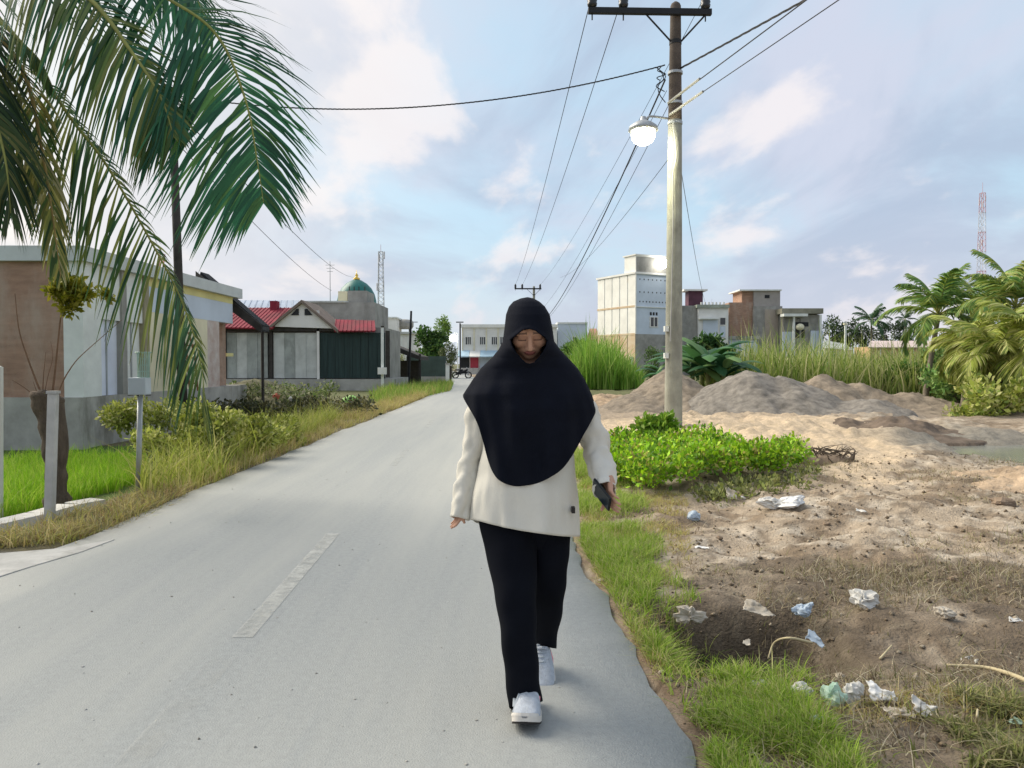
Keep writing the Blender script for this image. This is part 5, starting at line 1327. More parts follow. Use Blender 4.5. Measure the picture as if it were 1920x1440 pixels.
# legs
gF = G(987, 1376)
fF = Matrix.Translation((gF.x, gF.y + .085, .012)) @ Matrix.Rotation(math.radians(-4), 4, 'Z') @ Matrix.Rotation(math.radians(-9), 4, 'X') @ Matrix.Scale(1.14, 4)
gB = G(1017, 1284)
fB = Matrix.Translation((gB.x, gB.y + .095, .0)) @ Matrix.Rotation(math.radians(3), 4, 'Z') @ Matrix.Rotation(math.radians(33), 4, 'X') @ Matrix.Scale(1.08, 4)
hL, kL, aL = W(948, 950, 3.09), W(968, 1150, 3.0), W(985, 1310, 3.045)
hR, kR, aR = W(1030, 950, 3.13), W(1029, 1100, 3.185), W(1021, 1205, 3.44)
for a, b, c in ((hL, kL, aL), (hR, kR, aR)): caps(mb, a, b, .060, .046); caps(mb, b, c, .046, .030)
caps(mb, aL, fF @ Vector((0, .09, .075)), .03, .028); caps(mb, fF @ Vector((0, .09, .07)), fF @ Vector((0, -.02, .045)), .028, .015)
caps(mb, aR, fB @ Vector((0, .09, .075)), .03, .028); caps(mb, fB @ Vector((0, .09, .07)), fB @ Vector((0, -.02, .045)), .028, .015)
body = mb.build('body', M['skin'], person)
rm = body.modifiers.new('remesh', 'REMESH'); rm.mode = 'VOXEL'; rm.voxel_size = .0034
sm_ = body.modifiers.new('smooth', 'SMOOTH'); sm_.factor = .5; sm_.iterations = 11
dg = bpy.context.evaluated_depsgraph_get(); me = bpy.data.meshes.new_from_object(body.evaluated_get(dg))
body.modifiers.clear(); old = body.data; body.data = me; bpy.data.meshes.remove(old)
me.polygons.foreach_set('use_smooth', [True] * len(me.polygons)); me.name = 'body'
co = np.zeros(len(me.vertices) * 3, np.float32); me.vertices.foreach_get('co', co); co = co.reshape(-1, 3) + np.array(person.location)
loc_ = (co - np.array(HC)) @ np.array(HR)          # head frame
col = np.ones((len(co), 4), np.float32); col[:, :3] = (0.52, 0.29, 0.19)
fx, fy, fz = loc_[:, 0], loc_[:, 1], loc_[:, 2]; front = (fy < -.045) & (np.abs(fz) < .12)
ax = np.abs(fx)
lip = front & ((fx / .024) ** 2 + ((fz + .0665) / .0105) ** 2 < 1) & (fy < -.075)
brow = front & (ax > .011) & (ax < .047) & (np.abs(fz - (.0185 - .25 * np.maximum(0, ax - .034) - .05 * np.maximum(0, .02 - ax))) < .0042)
lash = front & (ax > .013) & (ax < .046) & (np.abs(fz + .0125 - .12 * np.abs(ax - .03)) < .0024)
lid = front & (((ax - .030) / .020) ** 2 + ((fz + .001) / .0125) ** 2 < 1)
col[lid, :3] = (0.40, 0.215, 0.14); col[lip, :3] = (0.34, 0.115, 0.10); col[brow, :3] = (0.16, 0.09, 0.062); col[lash, :3] = (0.11, 0.065, 0.05)
seam = front & (np.abs(fz + .0665) < .0018) & (ax < .021) & (fy < -.075); col[seam, :3] = (0.12, 0.045, 0.04)
me.color_attributes.new('tint', 'FLOAT_COLOR', 'POINT').data.foreach_set('color', col.ravel())

# ---- headscarf: rings from crown to hem, the hem curve as in the photo
SCX = 989.0
ytab = [558, 560, 566, 575, 590, 612, 640, 655, 670, 690, 712, 740, 767, 800, 860, 915]
xl = [988, 977, 963, 955, 949.5, 947, 943.5, 936, 924, 903, 887, 869, 868, 868, 868, 868]
xr = [990, 1000, 1011, 1021, 1030, 1034.5, 1038.5, 1049, 1063, 1082, 1096, 1109, 1118, 1119, 1117, 1116]
yf = [3.04, 3.00, 2.975, 2.955, 2.933, 2.912, 2.898, 2.905, 2.935, 2.955, 2.95, 2.93, 2.925, 2.93, 2.945, 2.955]
yb = [3.06, 3.10, 3.13, 3.145, 3.155, 3.165, 3.18, 3.20, 3.225, 3.245, 3.26, 3.27, 3.28, 3.285, 3.29, 3.29]
hem_a = [-180, -120, -92, -84, -76, -63, -52, -45, -39, -33, -25, -10, 0, 11, 30, 42, 57, 70, 82, 88, 94, 120, 180]
hem_y = [810, 762, 742, 744, 750, 763, 782, 800, 838, 878, 901, 913, 911, 903, 877, 842, 802, 782, 770, 767, 767, 785, 810]
NA, NV = 300, 190
A_ = np.linspace(-180, 180, NA, endpoint=False); hemv = np.interp(A_, hem_a, hem_y)
ker = np.hanning(23); ker /= ker.sum(); hs_ = np.convolve(np.concatenate([hemv[-11:], hemv, hemv[:11]]), ker, 'valid'); wt_ = sstep(82, 66, np.abs(A_)); hemv = hemv * (1 - wt_) + hs_ * wt_
V = np.zeros((NV, NA, 3)); PXL = np.zeros((NV, NA, 2))
for i in range(NV):
    v = (i / (NV - 1)) ** 1.15
    yy = 558 + (hemv - 558) * v
    sa, ca = np.sin(np.radians(A_)), np.cos(np.radians(A_))
    yl = np.interp(yy, ytab, yf); yk = np.interp(yy, ytab, yb); ymid = (yl * .45 + yk * .55)
    e = 0.88
    lx_ = np.where(sa < 0, (SCX - np.interp(yy, ytab, xl)), (np.interp(yy, ytab, xr) - SCX))
    px_ = SCX + lx_ * np.sign(sa) * np.abs(sa) ** e
    dep = np.where(ca > 0, ymid - (ymid - yl) * np.abs(ca) ** e, ymid + (yk - ymid) * np.abs(ca) ** e)
    fold = np.clip((yy - 690) / 160, 0, 1) * (0.015 * np.sin(np.radians(A_) * 9 + yy * .012) + .010 * np.sin(np.radians(A_) * 17 + 1.3 - yy * .02)) 
    fold = fold + np.clip((yy - 660) / 60, 0, 1) * np.clip((800 - yy) / 80, 0, 1) * .006 * np.sin(yy * .09 + sa * 3)
    dep = dep - fold * np.sign(ca) * np.abs(ca) ** .5
    # centre depth used for the side scale
    for j in range(NA):
        V[i, j] = W(px_[j], yy[j], dep[j])
    PXL[i, :, 0] = px_; PXL[i, :, 1] = yy
face_poly = [(991 + (x - 991) * 1.05, 650 + (y - 650) * 1.05) for x, y in [(958.5, 637), (961, 648), (966, 657), (974, 667), (981, 675), (987, 679.5), (993, 681), (1000, 678.5), (1008, 671), (1016, 661), (1022, 650), (1024.5, 640), (1021, 634), (1012, 628), (1003, 621), (992, 618.5), (981, 620), (971, 628), (964, 633)]]
front_m = np.cos(np.radians(A_))[None, :] > .1
# slide grid vertices near the opening onto its outline so that the edge is clean
fpoly = np.array(face_poly); seg_a = fpoly; seg_b = np.roll(fpoly, -1, 0)
def near_outline(P):
    d = seg_b - seg_a; t_ = np.clip(((P[:, None, :] - seg_a) * d).sum(-1) / (d * d).sum(-1), 0, 1)
    C = seg_a + t_[..., None] * d; dist = np.linalg.norm(C - P[:, None, :], axis=-1); k = dist.argmin(1)
    return C[np.arange(len(P)), k], dist[np.arange(len(P)), k]
ii, jj = np.where(front_m & (PXL[..., 1] > 600) & (PXL[..., 1] < 700))
Pn, dist = near_outline(PXL[ii, jj])
for i, j, c, ds in zip(ii, jj, Pn, dist):
    if ds < 1.1:
        dep = V[i, j][1]; V[i, j] = W(c[0], c[1], dep); PXL[i, j] = c
    if ds < 7:                                    # rolled rim round the face
        V[i, j][1] -= .007 * (1 - ds / 7)
ix = np.arange(NV * NA).reshape(NV, NA); nx_ = np.roll(ix, -1, 1)
Fh = np.stack([ix[:-1], ix[1:], nx_[1:], nx_[:-1]], -1)
cen = (PXL[:-1] + PXL[1:] + np.roll(PXL, -1, 1)[:-1] + np.roll(PXL, -1, 1)[1:]) / 4
inside = inpoly(cen[..., 0], cen[..., 1], face_poly) & (front_m & np.roll(front_m, -1, 1))
Fh = Fh[~inside].reshape(-1, 4)
hj = raw('headscarf', V.reshape(-1, 3), Fh, M['black_cloth'], parent=person, smooth=True)
so = hj.modifiers.new('thickness', 'SOLIDIFY'); so.thickness = .0035; so.offset = 0

# ---- lofted clothing
def loft(mb, rings, seg=64, cap0=False, cap1=False, hem=None, wr=None, pw_=0.9):
    """rings: (py, left px, right px, depth, half depth); hem(theta, k) shifts the row in pixels; wr(theta, t) wrinkle in metres"""
    base = len(mb.v); n = len(rings)
    for k, (py, l, r_, d, hd) in enumerate(rings):
        for j in range(seg):
            a = 2 * math.pi * j / seg; sa, ca = math.sin(a), math.cos(a)
            px_ = (l + r_) / 2 + (r_ - l) / 2 * math.copysign(abs(sa) ** pw_, sa)
            yy = py + (hem(a, k / (n - 1)) if hem else 0)
            w_ = wr(a, k / (n - 1)) if wr else 0
            mb.v.append(tuple(W(px_ + w_ * 300 * sa, yy, d - (hd + w_) * math.copysign(abs(ca) ** pw_, ca))))
    for k in range(n - 1):
        for j in range(seg):
            q = (j + 1) % seg; mb.f.append((base + k * seg + j, base + (k + 1) * seg + j, base + (k + 1) * seg + q, base + k * seg + q))
    if cap0: mb.f.append(tuple(base + j for j in range(seg)))
    if cap1: mb.f.append(tuple(base + (n - 1) * seg + j for j in range(seg)))
def dense(rows, n):
    rows = np.array(rows, float); y = np.linspace(rows[0, 0], rows[-1, 0], n)
    # smooth interpolation of each column
    out = [y]
    for c in range(1, rows.shape[1]):
        v = np.interp(y, rows[:, 0], rows[:, c]); k = max(1, n // (len(rows) * 2)); 
        pv = np.concatenate([np.full(k, v[0]), v, np.full(k, v[-1])]); out.append(np.convolve(pv, np.ones(2 * k + 1) / (2 * k + 1), 'valid'))
    return list(zip(*out))
tm = MB()
rows = [(705, 935, 1052, 3.12, .075), (740, 900, 1082, 3.12, .115), (800, 903, 1078, 3.12, .125), (850, 906, 1072, 3.11, .128), (880, 899, 1078, 3.11, .130), (910, 893, 1081, 3.10, .135), (945, 888, 1085, 3.10, .140), (990, 884, 1087, 3.10, .148)]
def hem_t(a, t_):
    s = math.sin(a); u = max(0, (t_ - .55) / .45); return u * (3 + 15 * s + 4 * math.sin(a * 2 + 1)) - (3 if False else 0)
def wr_t(a, t_):
    u = max(0, t_ - .45) / .55
    return u * (.020 * mnoise.noise(Vector((math.cos(a) * 2.4, math.sin(a) * 2.4, t_ * 2.5))) + .013 * mnoise.noise(Vector((math.cos(a) * 5.5, math.sin(a) * 5.5, t_ * 4)))) + .004 * math.sin(23 * t_ + 1.5 * a) * (1 - u) * math.exp(-((t_ - .62) / .2) ** 2) * 1.6
loft(tm, dense(rows, 60), 96, hem=hem_t, wr=wr_t)
def sleeve(pts, rad, seed):
    P = catmull(pts, 46); n = len(P); rr = np.interp(np.linspace(0, 1, n), np.linspace(0, 1, len(rad)), rad)
    base = len(tm.v); seg = 32; ref = Vector((1, 0, 0))
    for k, p in enumerate(P):
        t_ = (P[min(k + 1, n - 1)] - P[max(0, k - 1)]).normalized(); a = (ref - t_ * ref.dot(t_)).normalized(); b = t_.cross(a); ref = a
        for j in range(seg):
            g_ = 2 * math.pi * j / seg; u = k / n
            w_ = .016 * mnoise.noise(Vector((math.cos(g_) * 1.1 + seed * 5, math.sin(g_) * 1.1, u * 9 + .8 * math.sin(g_)))) + .006 * mnoise.noise(Vector((math.cos(g_) * 2.5, math.sin(g_) * 2.5 + seed, u * 22)))
            tm.v.append(tuple(p + a * (rr[k] + w_) * math.cos(g_) + b * (rr[k] * 1.05 + w_) * math.sin(g_)))
    for k in range(n - 1):
        for j in range(seg):
            q = (j + 1) % seg; tm.f.append((base + k * seg + j, base + k * seg + q, base + (k + 1) * seg + q, base + (k + 1) * seg + j))
sleeve([W(930, 722, 3.11), W(903, 765, 3.11), W(893, 820, 3.14), W(883, 875, 3.15), W(871, 925, 3.12), W(861, 972, 3.09)], [.055, .050, .046, .046, .044, .036], 0)
sleeve([W(1055, 722, 3.11), W(1086, 760, 3.11), W(1107, 805, 3.11), W(1121, 850, 3.09), W(1131, 890, 3.02), W(1136, 919, 2.95)], [.055, .052, .050, .050, .046, .040], 2)
tu = tm.build('tunic', M['tunic'], person, smooth=True)
so = tu.modifiers.new('thickness', 'SOLIDIFY'); so.thickness = .0035; so.offset = 1
tg = W(1075, 957, 2.985); MB().box(tg.x - .006, tg.y - .004, tg.z - .011, tg.x + .007, tg.y + .03, tg.z + .011).build('tunic_tag', M['tread'], person)
tr = MB()
f_leg = [(930, 896, 1004, 3.09, .085), (985, 899, 1005, 3.08, .095), (1040, 913, 1006, 3.06, .090), (1120, 929, 1005, 3.01, .080), (1180, 938, 1005, 2.99, .074), (1240, 944, 1009, 3.00, .070), (1290, 951, 1012, 3.02, .066), (1321, 956, 1016, 3.035, .068)]
b_leg = [(930, 982, 1078, 3.13, .080), (985, 988, 1071, 3.13, .090), (1040, 992, 1066, 3.14, .085), (1090, 996, 1062, 3.17, .078), (1140, 998, 1056, 3.24, .072), (1180, 1001, 1047, 3.36, .066), (1212, 1003, 1040, 3.46, .064)]
def wr_l(a, t_): return .0035 * math.sin(31 * t_ + 2 * math.sin(a)) * (.3 + t_) + .002 * math.sin(4 * a + 7 * t_)
loft(tr, dense(f_leg, 46), 44, hem=lambda a, t_: (-7 * math.sin(a) - 4 * math.cos(a)) * max(0, t_ - .8) / .2, wr=wr_l)
loft(tr, dense(b_leg, 46), 44, hem=lambda a, t_: (4 * math.sin(a)) * max(0, t_ - .8) / .2, wr=wr_l)
loft(tr, dense([(880, 905, 1072, 3.11, .11), (950, 900, 1074, 3.11, .115), (1000, 912, 1062, 3.11, .10), (1030, 940, 1035, 3.11, .05)], 16), 44, cap0=True, cap1=True)
tro = tr.build('trousers', M['trouser'], person, smooth=True)
so = tro.modifiers.new('thickness', 'SOLIDIFY'); so.thickness = .003; so.offset = 0

# ---- trainers
def trainer(fr_, mirror=1):
    """local: toe towards -Y, origin under the ball of the foot"""
    def P(x, y, z): return fr_ @ Vector((x * mirror, y, z))
    out = [(-.098, .010), (-.0965, .018), (-.092, .027), (-.083, .0355), (-.065, .043), (-.03, .047), (.02, .044), (.07, .036), (.11, .034), (.14, .030), (.158, .016)]
    ys = -.098 + .256 * np.linspace(0, 1, 40) ** 1.35
    hw = np.interp(ys, [p[0] for p in out], [p[1] for p in out]); cx = .006 * np.sin((ys + .1) * 10)
    top = np.interp(ys, [-.098, -.095, -.088, -.075, -.05, -.01, .03, .07, .11, .14, .158], [.026, .033, .041, .050, .062, .078, .094, .104, .102, .105, .098])
    spring = np.interp(ys, [-.098, -.06, -.02, .158], [.016, .005, 0, 0])
    um = MB(); seg = 20
    for k, y in enumerate(ys):
        for j in range(seg):
            a = math.pi * j / (seg - 1); z0 = .024 + spring[k]
            um.v.append(tuple(P(cx[k] + hw[k] * .97 * math.copysign(abs(math.cos(a)) ** .75, math.cos(a)), y, z0 + (top[k] + spring[k] * .5 - z0) * abs(math.sin(a)) ** .62)))
    for k in range(39):
        for j in range(seg - 1): um.f.append((k * seg + j, k * seg + j + 1, (k + 1) * seg + j + 1, (k + 1) * seg + j))
    um.f.append(tuple(range(seg))); um.f.append(tuple(39 * seg + seg - 1 - j for j in range(seg)))
    up = um.build('trainer', M['shoe'], person, smooth=True)
    def slab(z0, z1, grow, m, nm):
        s = MB(); n = 40
        L_ = [(cx[k] - hw[k] - grow, ys[k], spring[k]) for k in range(n)] + [(cx[k] + hw[k] + grow, ys[k], spring[k]) for k in range(n - 1, -1, -1)]
        s.v = [tuple(P(x, y, sp + z0)) for x, y, sp in L_] + [tuple(P(x, y, sp + z1)) for x, y, sp in L_]; m_ = len(L_)
        for i in range(n - 1):
            a, b = i, i + 1; c, d_ = m_ - 2 - i, m_ - 1 - i
            s.f.append((a, b, c, d_)); s.f.append((m_ + d_, m_ + c, m_ + b, m_ + a))
        for i in range(m_):
            q = (i + 1) % m_; s.f.append((i, m_ + i, m_ + q, q))
        return s.build(nm, m, up)
    slab(.007, .025, .003, M['sole'], 'sole'); slab(0, .0075, .002, M['tread'], 'tread')
    for k in range(5):
        y = .005 + .017 * k; z = float(np.interp(y, ys, top)) + .002
        MB().tube([P(-.026, y + .004, z - .008), P(0, y, z + .001), P(.026, y + .004, z - .008)], .0036, 6).build('lace', M['lace'], up)
    for s in (-1, 1):
        MB().tube([P(s * .040, -.01, .045), P(s * .038, .035, .066), P(s * .034, .075, .070)], [.006, .010, .006], 8, flat=.4).build('side_trim', M['pink'] if s > 0 else M['lace'], up)
    MB().tube([P(-.022, .055, .106), P(0, .05, .116), P(.022, .055, .106)], .007, 8).build('tongue', M['shoe'], up)
    tc_ = MB(); n = 14                          # toe guard band and quarter overlays, proud of the mesh
    for k in range(n):
        y = -.0985 + .0028 * k; h_ = float(np.interp(y, ys, hw)); sp = float(np.interp(y, ys, spring))
        tc_.v += [tuple(P(-h_ - .0035, y, .025 + sp)), tuple(P(-h_ * .95 - .0025, y + .002, .034 + sp)), tuple(P(h_ * .95 + .0025, y + .002, .034 + sp)), tuple(P(h_ + .0035, y, .025 + sp))]
        if k: tc_.f += [(4 * k - 4, 4 * k - 3, 4 * k + 1, 4 * k), (4 * k - 2, 4 * k - 1, 4 * k + 3, 4 * k + 2)]
    tc_.f.append((0, 3, 2, 1)); tc_.build('toe_guard', M['sole'], up)
    for s in (-1, 1):
        MB().tube([P(s * .041, -.055, .040), P(s * .032, -.02, .062), P(s * .024, .02, .086)], [.003, .0045, .003], 6).build('overlay', M['lace'], up)
    return up
trainer(fF)
trainer(fB, 1)
# ---- phone in the hand
pm = Matrix((( pw.x, pl.x, pn.x, PC.x), (pw.y, pl.y, pn.y, PC.y), (pw.z, pl.z, pn.z, PC.z), (0, 0, 0, 1)))
ph = thing('mobile_phone', 'dark mobile phone held in the hand by the tunic', 'phone', PC)
MB().box(-.031, -.064, -.0045, .031, .064, .0040, pm).build('case', M['black_steel'], ph, bevel=.003)
MB().box(-.028, -.061, .0042, .028, .061, .0052, pm).build('screen', mat('dark_phone_screen', (.012, .022, .03), .15, .1, 5, spec=.5), ph)
MB().box(-.026, -.060, -.0065, -.010, -.038, -.0046, pm).build('camera_bump', M['dark'], ph)

# ================================================================== LITTER, STICKS, STONES
M['plastic'] = mat('crumpled_white_plastic', (0.68, 0.66, 0.61), 0.45, 0.12, 8, transl=0.15)
M['plastic_dirty'] = mat('soiled_pale_plastic', (0.56, 0.50, 0.41), 0.6, 0.2, 8, transl=0.1, dirt=((.3, .24, .16), 9, .52, .7))
M['plastic_blue'] = mat('pale_blue_plastic', (0.46, 0.54, 0.62), 0.45, 0.15, 10, transl=0.15)
M['plastic_green'] = mat('pale_mint_plastic', (0.55, 0.72, 0.58), 0.4, 0.1, 8, transl=0.2)
M['foam'] = mat('white_foam', (0.74, 0.73, 0.70), 0.7, 0.06, 12)
M['straw'] = mat('straw_stick', (0.52, 0.44, 0.27), 0.85, 0.2, 10)
M['stone'] = mat('pale_stone', (0.48, 0.41, 0.32), 0.95, 0.25, 8, bump=0.6)
M['clod'] = mat('brown_clod', (0.25, 0.185, 0.13), 0.95, 0.3, 9, bump=0.8)
M['bagred'] = mat('faded_red_plastic', (0.55, 0.16, 0.10), 0.5, 0.15, 8)
M['baglime'] = mat('lime_green_plastic', (0.42, 0.72, 0.22), 0.5, 0.12, 8, transl=0.15)
def hz0(x, y): return float(height(np.array([x]), np.array([y]))[0])
def litter(name, label, cat, px, py, wpx, hpx, m, seed, lift=0.0, flat=0.55, d=None, crump=0.34, group='litter on the dirt lot', sub=14):
    """a crumpled piece: a wrinkled closed sheet about wpx by hpx pixels seen from the camera"""
    p = G(px, py) if d is None else W(px, py, d)
    if d is None:
        for _ in range(4): p = G(px, py, hz0(p.x, p.y))
    dd = p.y; w = 1.12 * wpx / FPX * dd; h = 1.15 * hpx / FPX * dd
    rs = np.random.RandomState(seed); V, F = [], []
    nu, nv = sub * 2, sub
    for i in range(nv + 1):
        th = math.pi * i / nv
        for j in range(nu):
            ph_ = 2 * math.pi * j / nu; n_ = Vector((math.sin(th) * math.cos(ph_), math.sin(th) * math.sin(ph_), math.cos(th)))
            q = n_ * 2.1 + Vector((seed * 3.7, seed * 1.3, 0))
            rg = 1.0 + mnoise.noise(q * .45) * 1.0 * crump - abs(mnoise.noise(q * .8)) * 1.5 * crump - abs(mnoise.noise(q * 1.7)) * .75 * crump
            sq = 1 + .35 * math.cos(2 * ph_ + seed) * crump * 2
            V.append((n_.x * rg * w * .62 * sq, n_.y * rg * w * .48, n_.z * rg * h * flat))
    for i in range(nv):
        for j in range(nu):
            k = (j + 1) % nu; F.append((i * nu + j, (i + 1) * nu + j, (i + 1) * nu + k, i * nu + k))
    mb_ = MB(); zmin = min(v[2] for v in V) * .75; rz = Matrix.Rotation(seed * 1.1, 3, 'Z') if False else Matrix.Rotation(.25 * math.sin(seed), 3, 'Y')
    mb_.v = [tuple(p + rz @ Vector(v) + Vector((0, 0, -zmin + lift))) for v in V]; mb_.f = F
    return tag(mb_.build(name, m, None, loc=tuple(p)), label, cat, group)
def flap(name, label, cat, px, py, pts, m, seed, tilt=.5, group='litter on the dirt lot', th=.002):
    """a torn sheet: outline in pixels about (px, py), leaning back and buckled, given thickness"""
    p = G(px, py)
    for _ in range(4): p = G(px, py, hz0(p.x, p.y))
    s = p.y / FPX; P = np.array(pts, float); n = 22; lo, hi = P.min(0), P.max(0)
    xs_, ys_ = np.linspace(lo[0], hi[0], n), np.linspace(lo[1], hi[1], n); V, F, id_ = [], [], {}
    for i, yy in enumerate(ys_):
        for j, xx in enumerate(xs_):
            up_ = -(yy) * s; bl = .010 * mnoise.noise(Vector((xx * .09 + seed, yy * .09, 0))) * 2 + .006 * mnoise.noise(Vector((xx * .25, yy * .25 + seed, 3)))
            V.append((p.x + xx * s, p.y + up_ * math.cos(tilt) * 1.1 + bl, p.z + .006 + max(0, up_) * math.sin(tilt) * 1.05 + abs(bl) * .8))
    for i in range(n - 1):
        for j in range(n - 1):
            cx_, cy_ = (xs_[j] + xs_[j + 1]) / 2, (ys_[i] + ys_[i + 1]) / 2
            if inpoly(np.array([cx_]), np.array([cy_]), P)[0]: F.append((i * n + j, i * n + j + 1, (i + 1) * n + j + 1, (i + 1) * n + j))
    mb_ = MB(); mb_.v = V; mb_.f = F; ob = mb_.build(name, m, None, smooth=True, loc=tuple(p))
    me_ = ob.data; bm = bmesh.new(); bm.from_mesh(me_); bmesh.ops.delete(bm, geom=[v for v in bm.verts if not v.link_faces], context='VERTS')
    for _ in range(2): bmesh.ops.smooth_vert(bm, verts=[v for v in bm.verts if v.is_boundary], factor=.5, use_axis_x=True, use_axis_y=True, use_axis_z=True)
    bm.to_mesh(me_); bm.free()
    so_ = ob.modifiers.new('thickness', 'SOLIDIFY'); so_.thickness = th
    return tag(ob, label, cat, group)
litter('plastic_bag', 'mint green and white plastic bag beside the grass, lower right', 'plastic bag', 1565, 1325, 42, 44, M['plastic_green'], 3, crump=.42)
litter('plastic_bag', 'white half of a bag lying against the mint green bag', 'plastic bag', 1600, 1322, 38, 44, M['plastic'], 4, crump=.4)
litter('plastic_bag', 'small round off white bag between grass and mint bag', 'plastic bag', 1501, 1312, 34, 30, M['plastic'], 5, crump=.3)
flap('foam_shard', 'upright cream foam shard right of the mint bag', 'foam piece', 1660, 1318, [(-26, 0), (-20, -36), (-12, -38), (2, -22), (24, -14), (27, 0), (10, 2)], M['foam'], 6, .75, th=.010)
flap('plastic_sheet', 'crumpled long cream sheet below the foam shard', 'plastic sheet', 1695, 1350, [(-34, -26), (0, -24), (20, -18), (34, -4), (20, 2), (0, -6), (-26, -4)], M['plastic_dirty'], 7, .35)
flap('foam_shard', 'white pointed plastic piece at the end of cream sheet', 'foam piece', 1738, 1346, [(-20, -10), (-14, -40), (-6, -38), (8, -22), (28, -16), (18, 2), (-6, 2)], M['plastic'], 8, .7, th=.004)
litter('plastic_wrapper', 'white ragged wrapper on the bare dirt far from grass', 'wrapper', 1622, 1138, 50, 32, M['plastic'], 9, crump=.5)
flap('plastic_wrapper', 'small white torn wrapper beside the long stick', 'wrapper', 1823, 1247, [(-17, 0), (-15, -14), (6, -17), (18, -12), (8, 0)], M['plastic'], 10, .4)
litter('plastic_wrapper', 'light blue crumpled wrapper at the rim of the hollow', 'wrapper', 1505, 1153, 34, 24, M['plastic_blue'], 11, crump=.48)
flap('plastic_wrapper', 'grey blue torn wrapper hooked over the bent stick', 'wrapper', 1532, 1218, [(-18, -16), (-6, -34), (4, -32), (16, -6), (10, 2), (0, -10)], M['plastic_blue'], 12, .8)
litter('plastic_bag', 'cream crumpled bag at the top of the near grass patch', 'plastic bag', 1293, 1165, 36, 34, M['plastic_dirty'], 13, crump=.6)
flap('cardboard_piece', 'tan triangular cardboard piece at the hollow rim', 'cardboard', 1420, 1158, [(-26, -12), (-12, -38), (4, -34), (36, 0), (20, 8), (-4, -6)], M['plastic_dirty'], 14, .6, th=.005)
litter('plastic_cup', 'small crushed white cup on mid lot near the hollow', 'cup', 1770, 1155, 30, 18, M['plastic_dirty'], 15, crump=.4)
flap('plastic_scrap', 'tiny white scrap lying on bare dirt above the stick', 'scrap', 1685, 1184, [(-11, -2), (-8, -9), (8, -8), (11, -1), (0, 2)], M['foam'], 16, .3)
litter('plastic_bottle', 'small pale blue crushed bottle in front of lush plants', 'bottle', 1301, 976, 22, 17, M['plastic_blue'], 17, crump=.25)
litter('plastic_bag', 'large flat white bag on the dirt right of lush plants', 'plastic bag', 1480, 955, 46, 22, M['foam'], 18, crump=.4)
litter('plastic_bag', 'left lobe of white bag pieces on the dirt', 'plastic bag', 1450, 952, 34, 18, M['plastic'], 19, crump=.42)
flap('foam_shard', 'pale upright board fragment at the edge of lush plants', 'foam piece', 1375, 938, [(-12, 0), (-11, -24), (8, -16), (7, 2)], M['plastic_dirty'], 20, .9, th=.012)
litter('plastic_scrap', 'tiny white lump beside the board fragment', 'scrap', 1393, 938, 9, 9, M['plastic'], 21)
flap('plastic_scrap', 'thin white strip on open dirt left side of lot', 'scrap', 1316, 1030, [(-14, 0), (-12, -6), (13, -4), (14, 2)], M['foam'], 22, .3)
flap('plastic_scrap', 'small white scrap on dirt below the board fragment', 'scrap', 1616, 962, [(-10, -2), (-6, -10), (8, -6), (10, 1)], M['plastic'], 23, .4)
litter('plastic_scrap', 'grey white scrap half buried in near grass', 'scrap', 1528, 1370, 26, 24, M['plastic_blue'], 24, crump=.5)
litter('plastic_scrap', 'white scrap poking out of near grass top', 'scrap', 1424, 1290, 20, 16, M['plastic'], 25, crump=.5)
flap('plastic_scrap', 'pale scrap at the right edge near weeds', 'scrap', 1908, 1360, [(-16, 0), (-10, -10), (10, -8), (14, 2)], M['plastic_green'], 26, .4)
flap('plastic_scrap', 'tiny pale scrap inside the dark hollow', 'scrap', 1402, 1212, [(-9, -1), (-3, -8), (9, -10), (4, 2)], M['plastic_dirty'], 27, .5)
flap('plastic_scrap', 'little white scrap at right edge of the lot', 'scrap', 1906, 1168, [(-14, 0), (-6, -9), (10, -8), (14, 0)], M['plastic'], 28, .4)
for k, (px, py, d_, w_, h_, m_, lab) in enumerate(((486, 735, 26.5, 24, 12, 'foam', 'large white rubbish bag on the weedy heap'), (474, 746, 26, 12, 9, 'plastic', 'small white rubbish below the large bag on heap'), (518, 748, 25, 11, 10, 'bagred', 'faded red rubbish bag at the foot of the heap'),
                                                  (545, 752, 24.5, 5, 9, 'plastic', 'tiny white rubbish right of the red bag'), (420, 742, 26, 10, 6, 'plastic', 'tiny white rubbish on the left of the weedy heap'))):
    litter('rubbish_bag', lab, 'plastic bag', px, py, w_, h_, M[m_], 40 + k, d=d_, group='rubbish on the weedy heap', sub=8)
o = litter('green_bag', 'lime green plastic bag on the grass by the left roadside', 'plastic bag', 657, 756, 20, 14, M['baglime'], 50, d=26.0, group='rubbish on the left verge', crump=.25)

# sticks
def stick(label, pts, r_, m='straw', name='stick'):
    P = []
    for (px, py, lift) in pts:
        p = G(px, py, 0)
        for _ in range(4): p = G(px, py, hz0(p.x, p.y) + lift)
        P.append(p)
    Q_ = catmull(P, 24); ob = MB().tube(Q_, [r_ * (1 - .45 * k / 24) for k in range(25)], 8).build(name, M[m], None, smooth=True, loc=tuple(P[0])); return tag(ob, label, 'stick', 'sticks on the dirt lot')
stick('bent straw coloured stick arching over the dark hollow', [(1522, 1205, .04), (1480, 1196, .08), (1452, 1205, .05), (1440, 1235, .0)], .006)
stick('long pale stick entering from the right picture edge', [(1950, 1290, .03), (1905, 1268, .035), (1850, 1252, .03), (1775, 1247, .01)], .012)
stick('short straw stick standing in lower right weeds', [(1832, 1365, .0), (1832, 1345, .09), (1833, 1330, .11)], .006)
stick('thin pale twig left of the lower right weeds', [(1770, 1290, .01), (1790, 1276, .02), (1796, 1270, .02)], .004)
stick('slanting grey twig in the middle of the lot', [(1650, 1235, .01), (1672, 1210, .05)], .006)
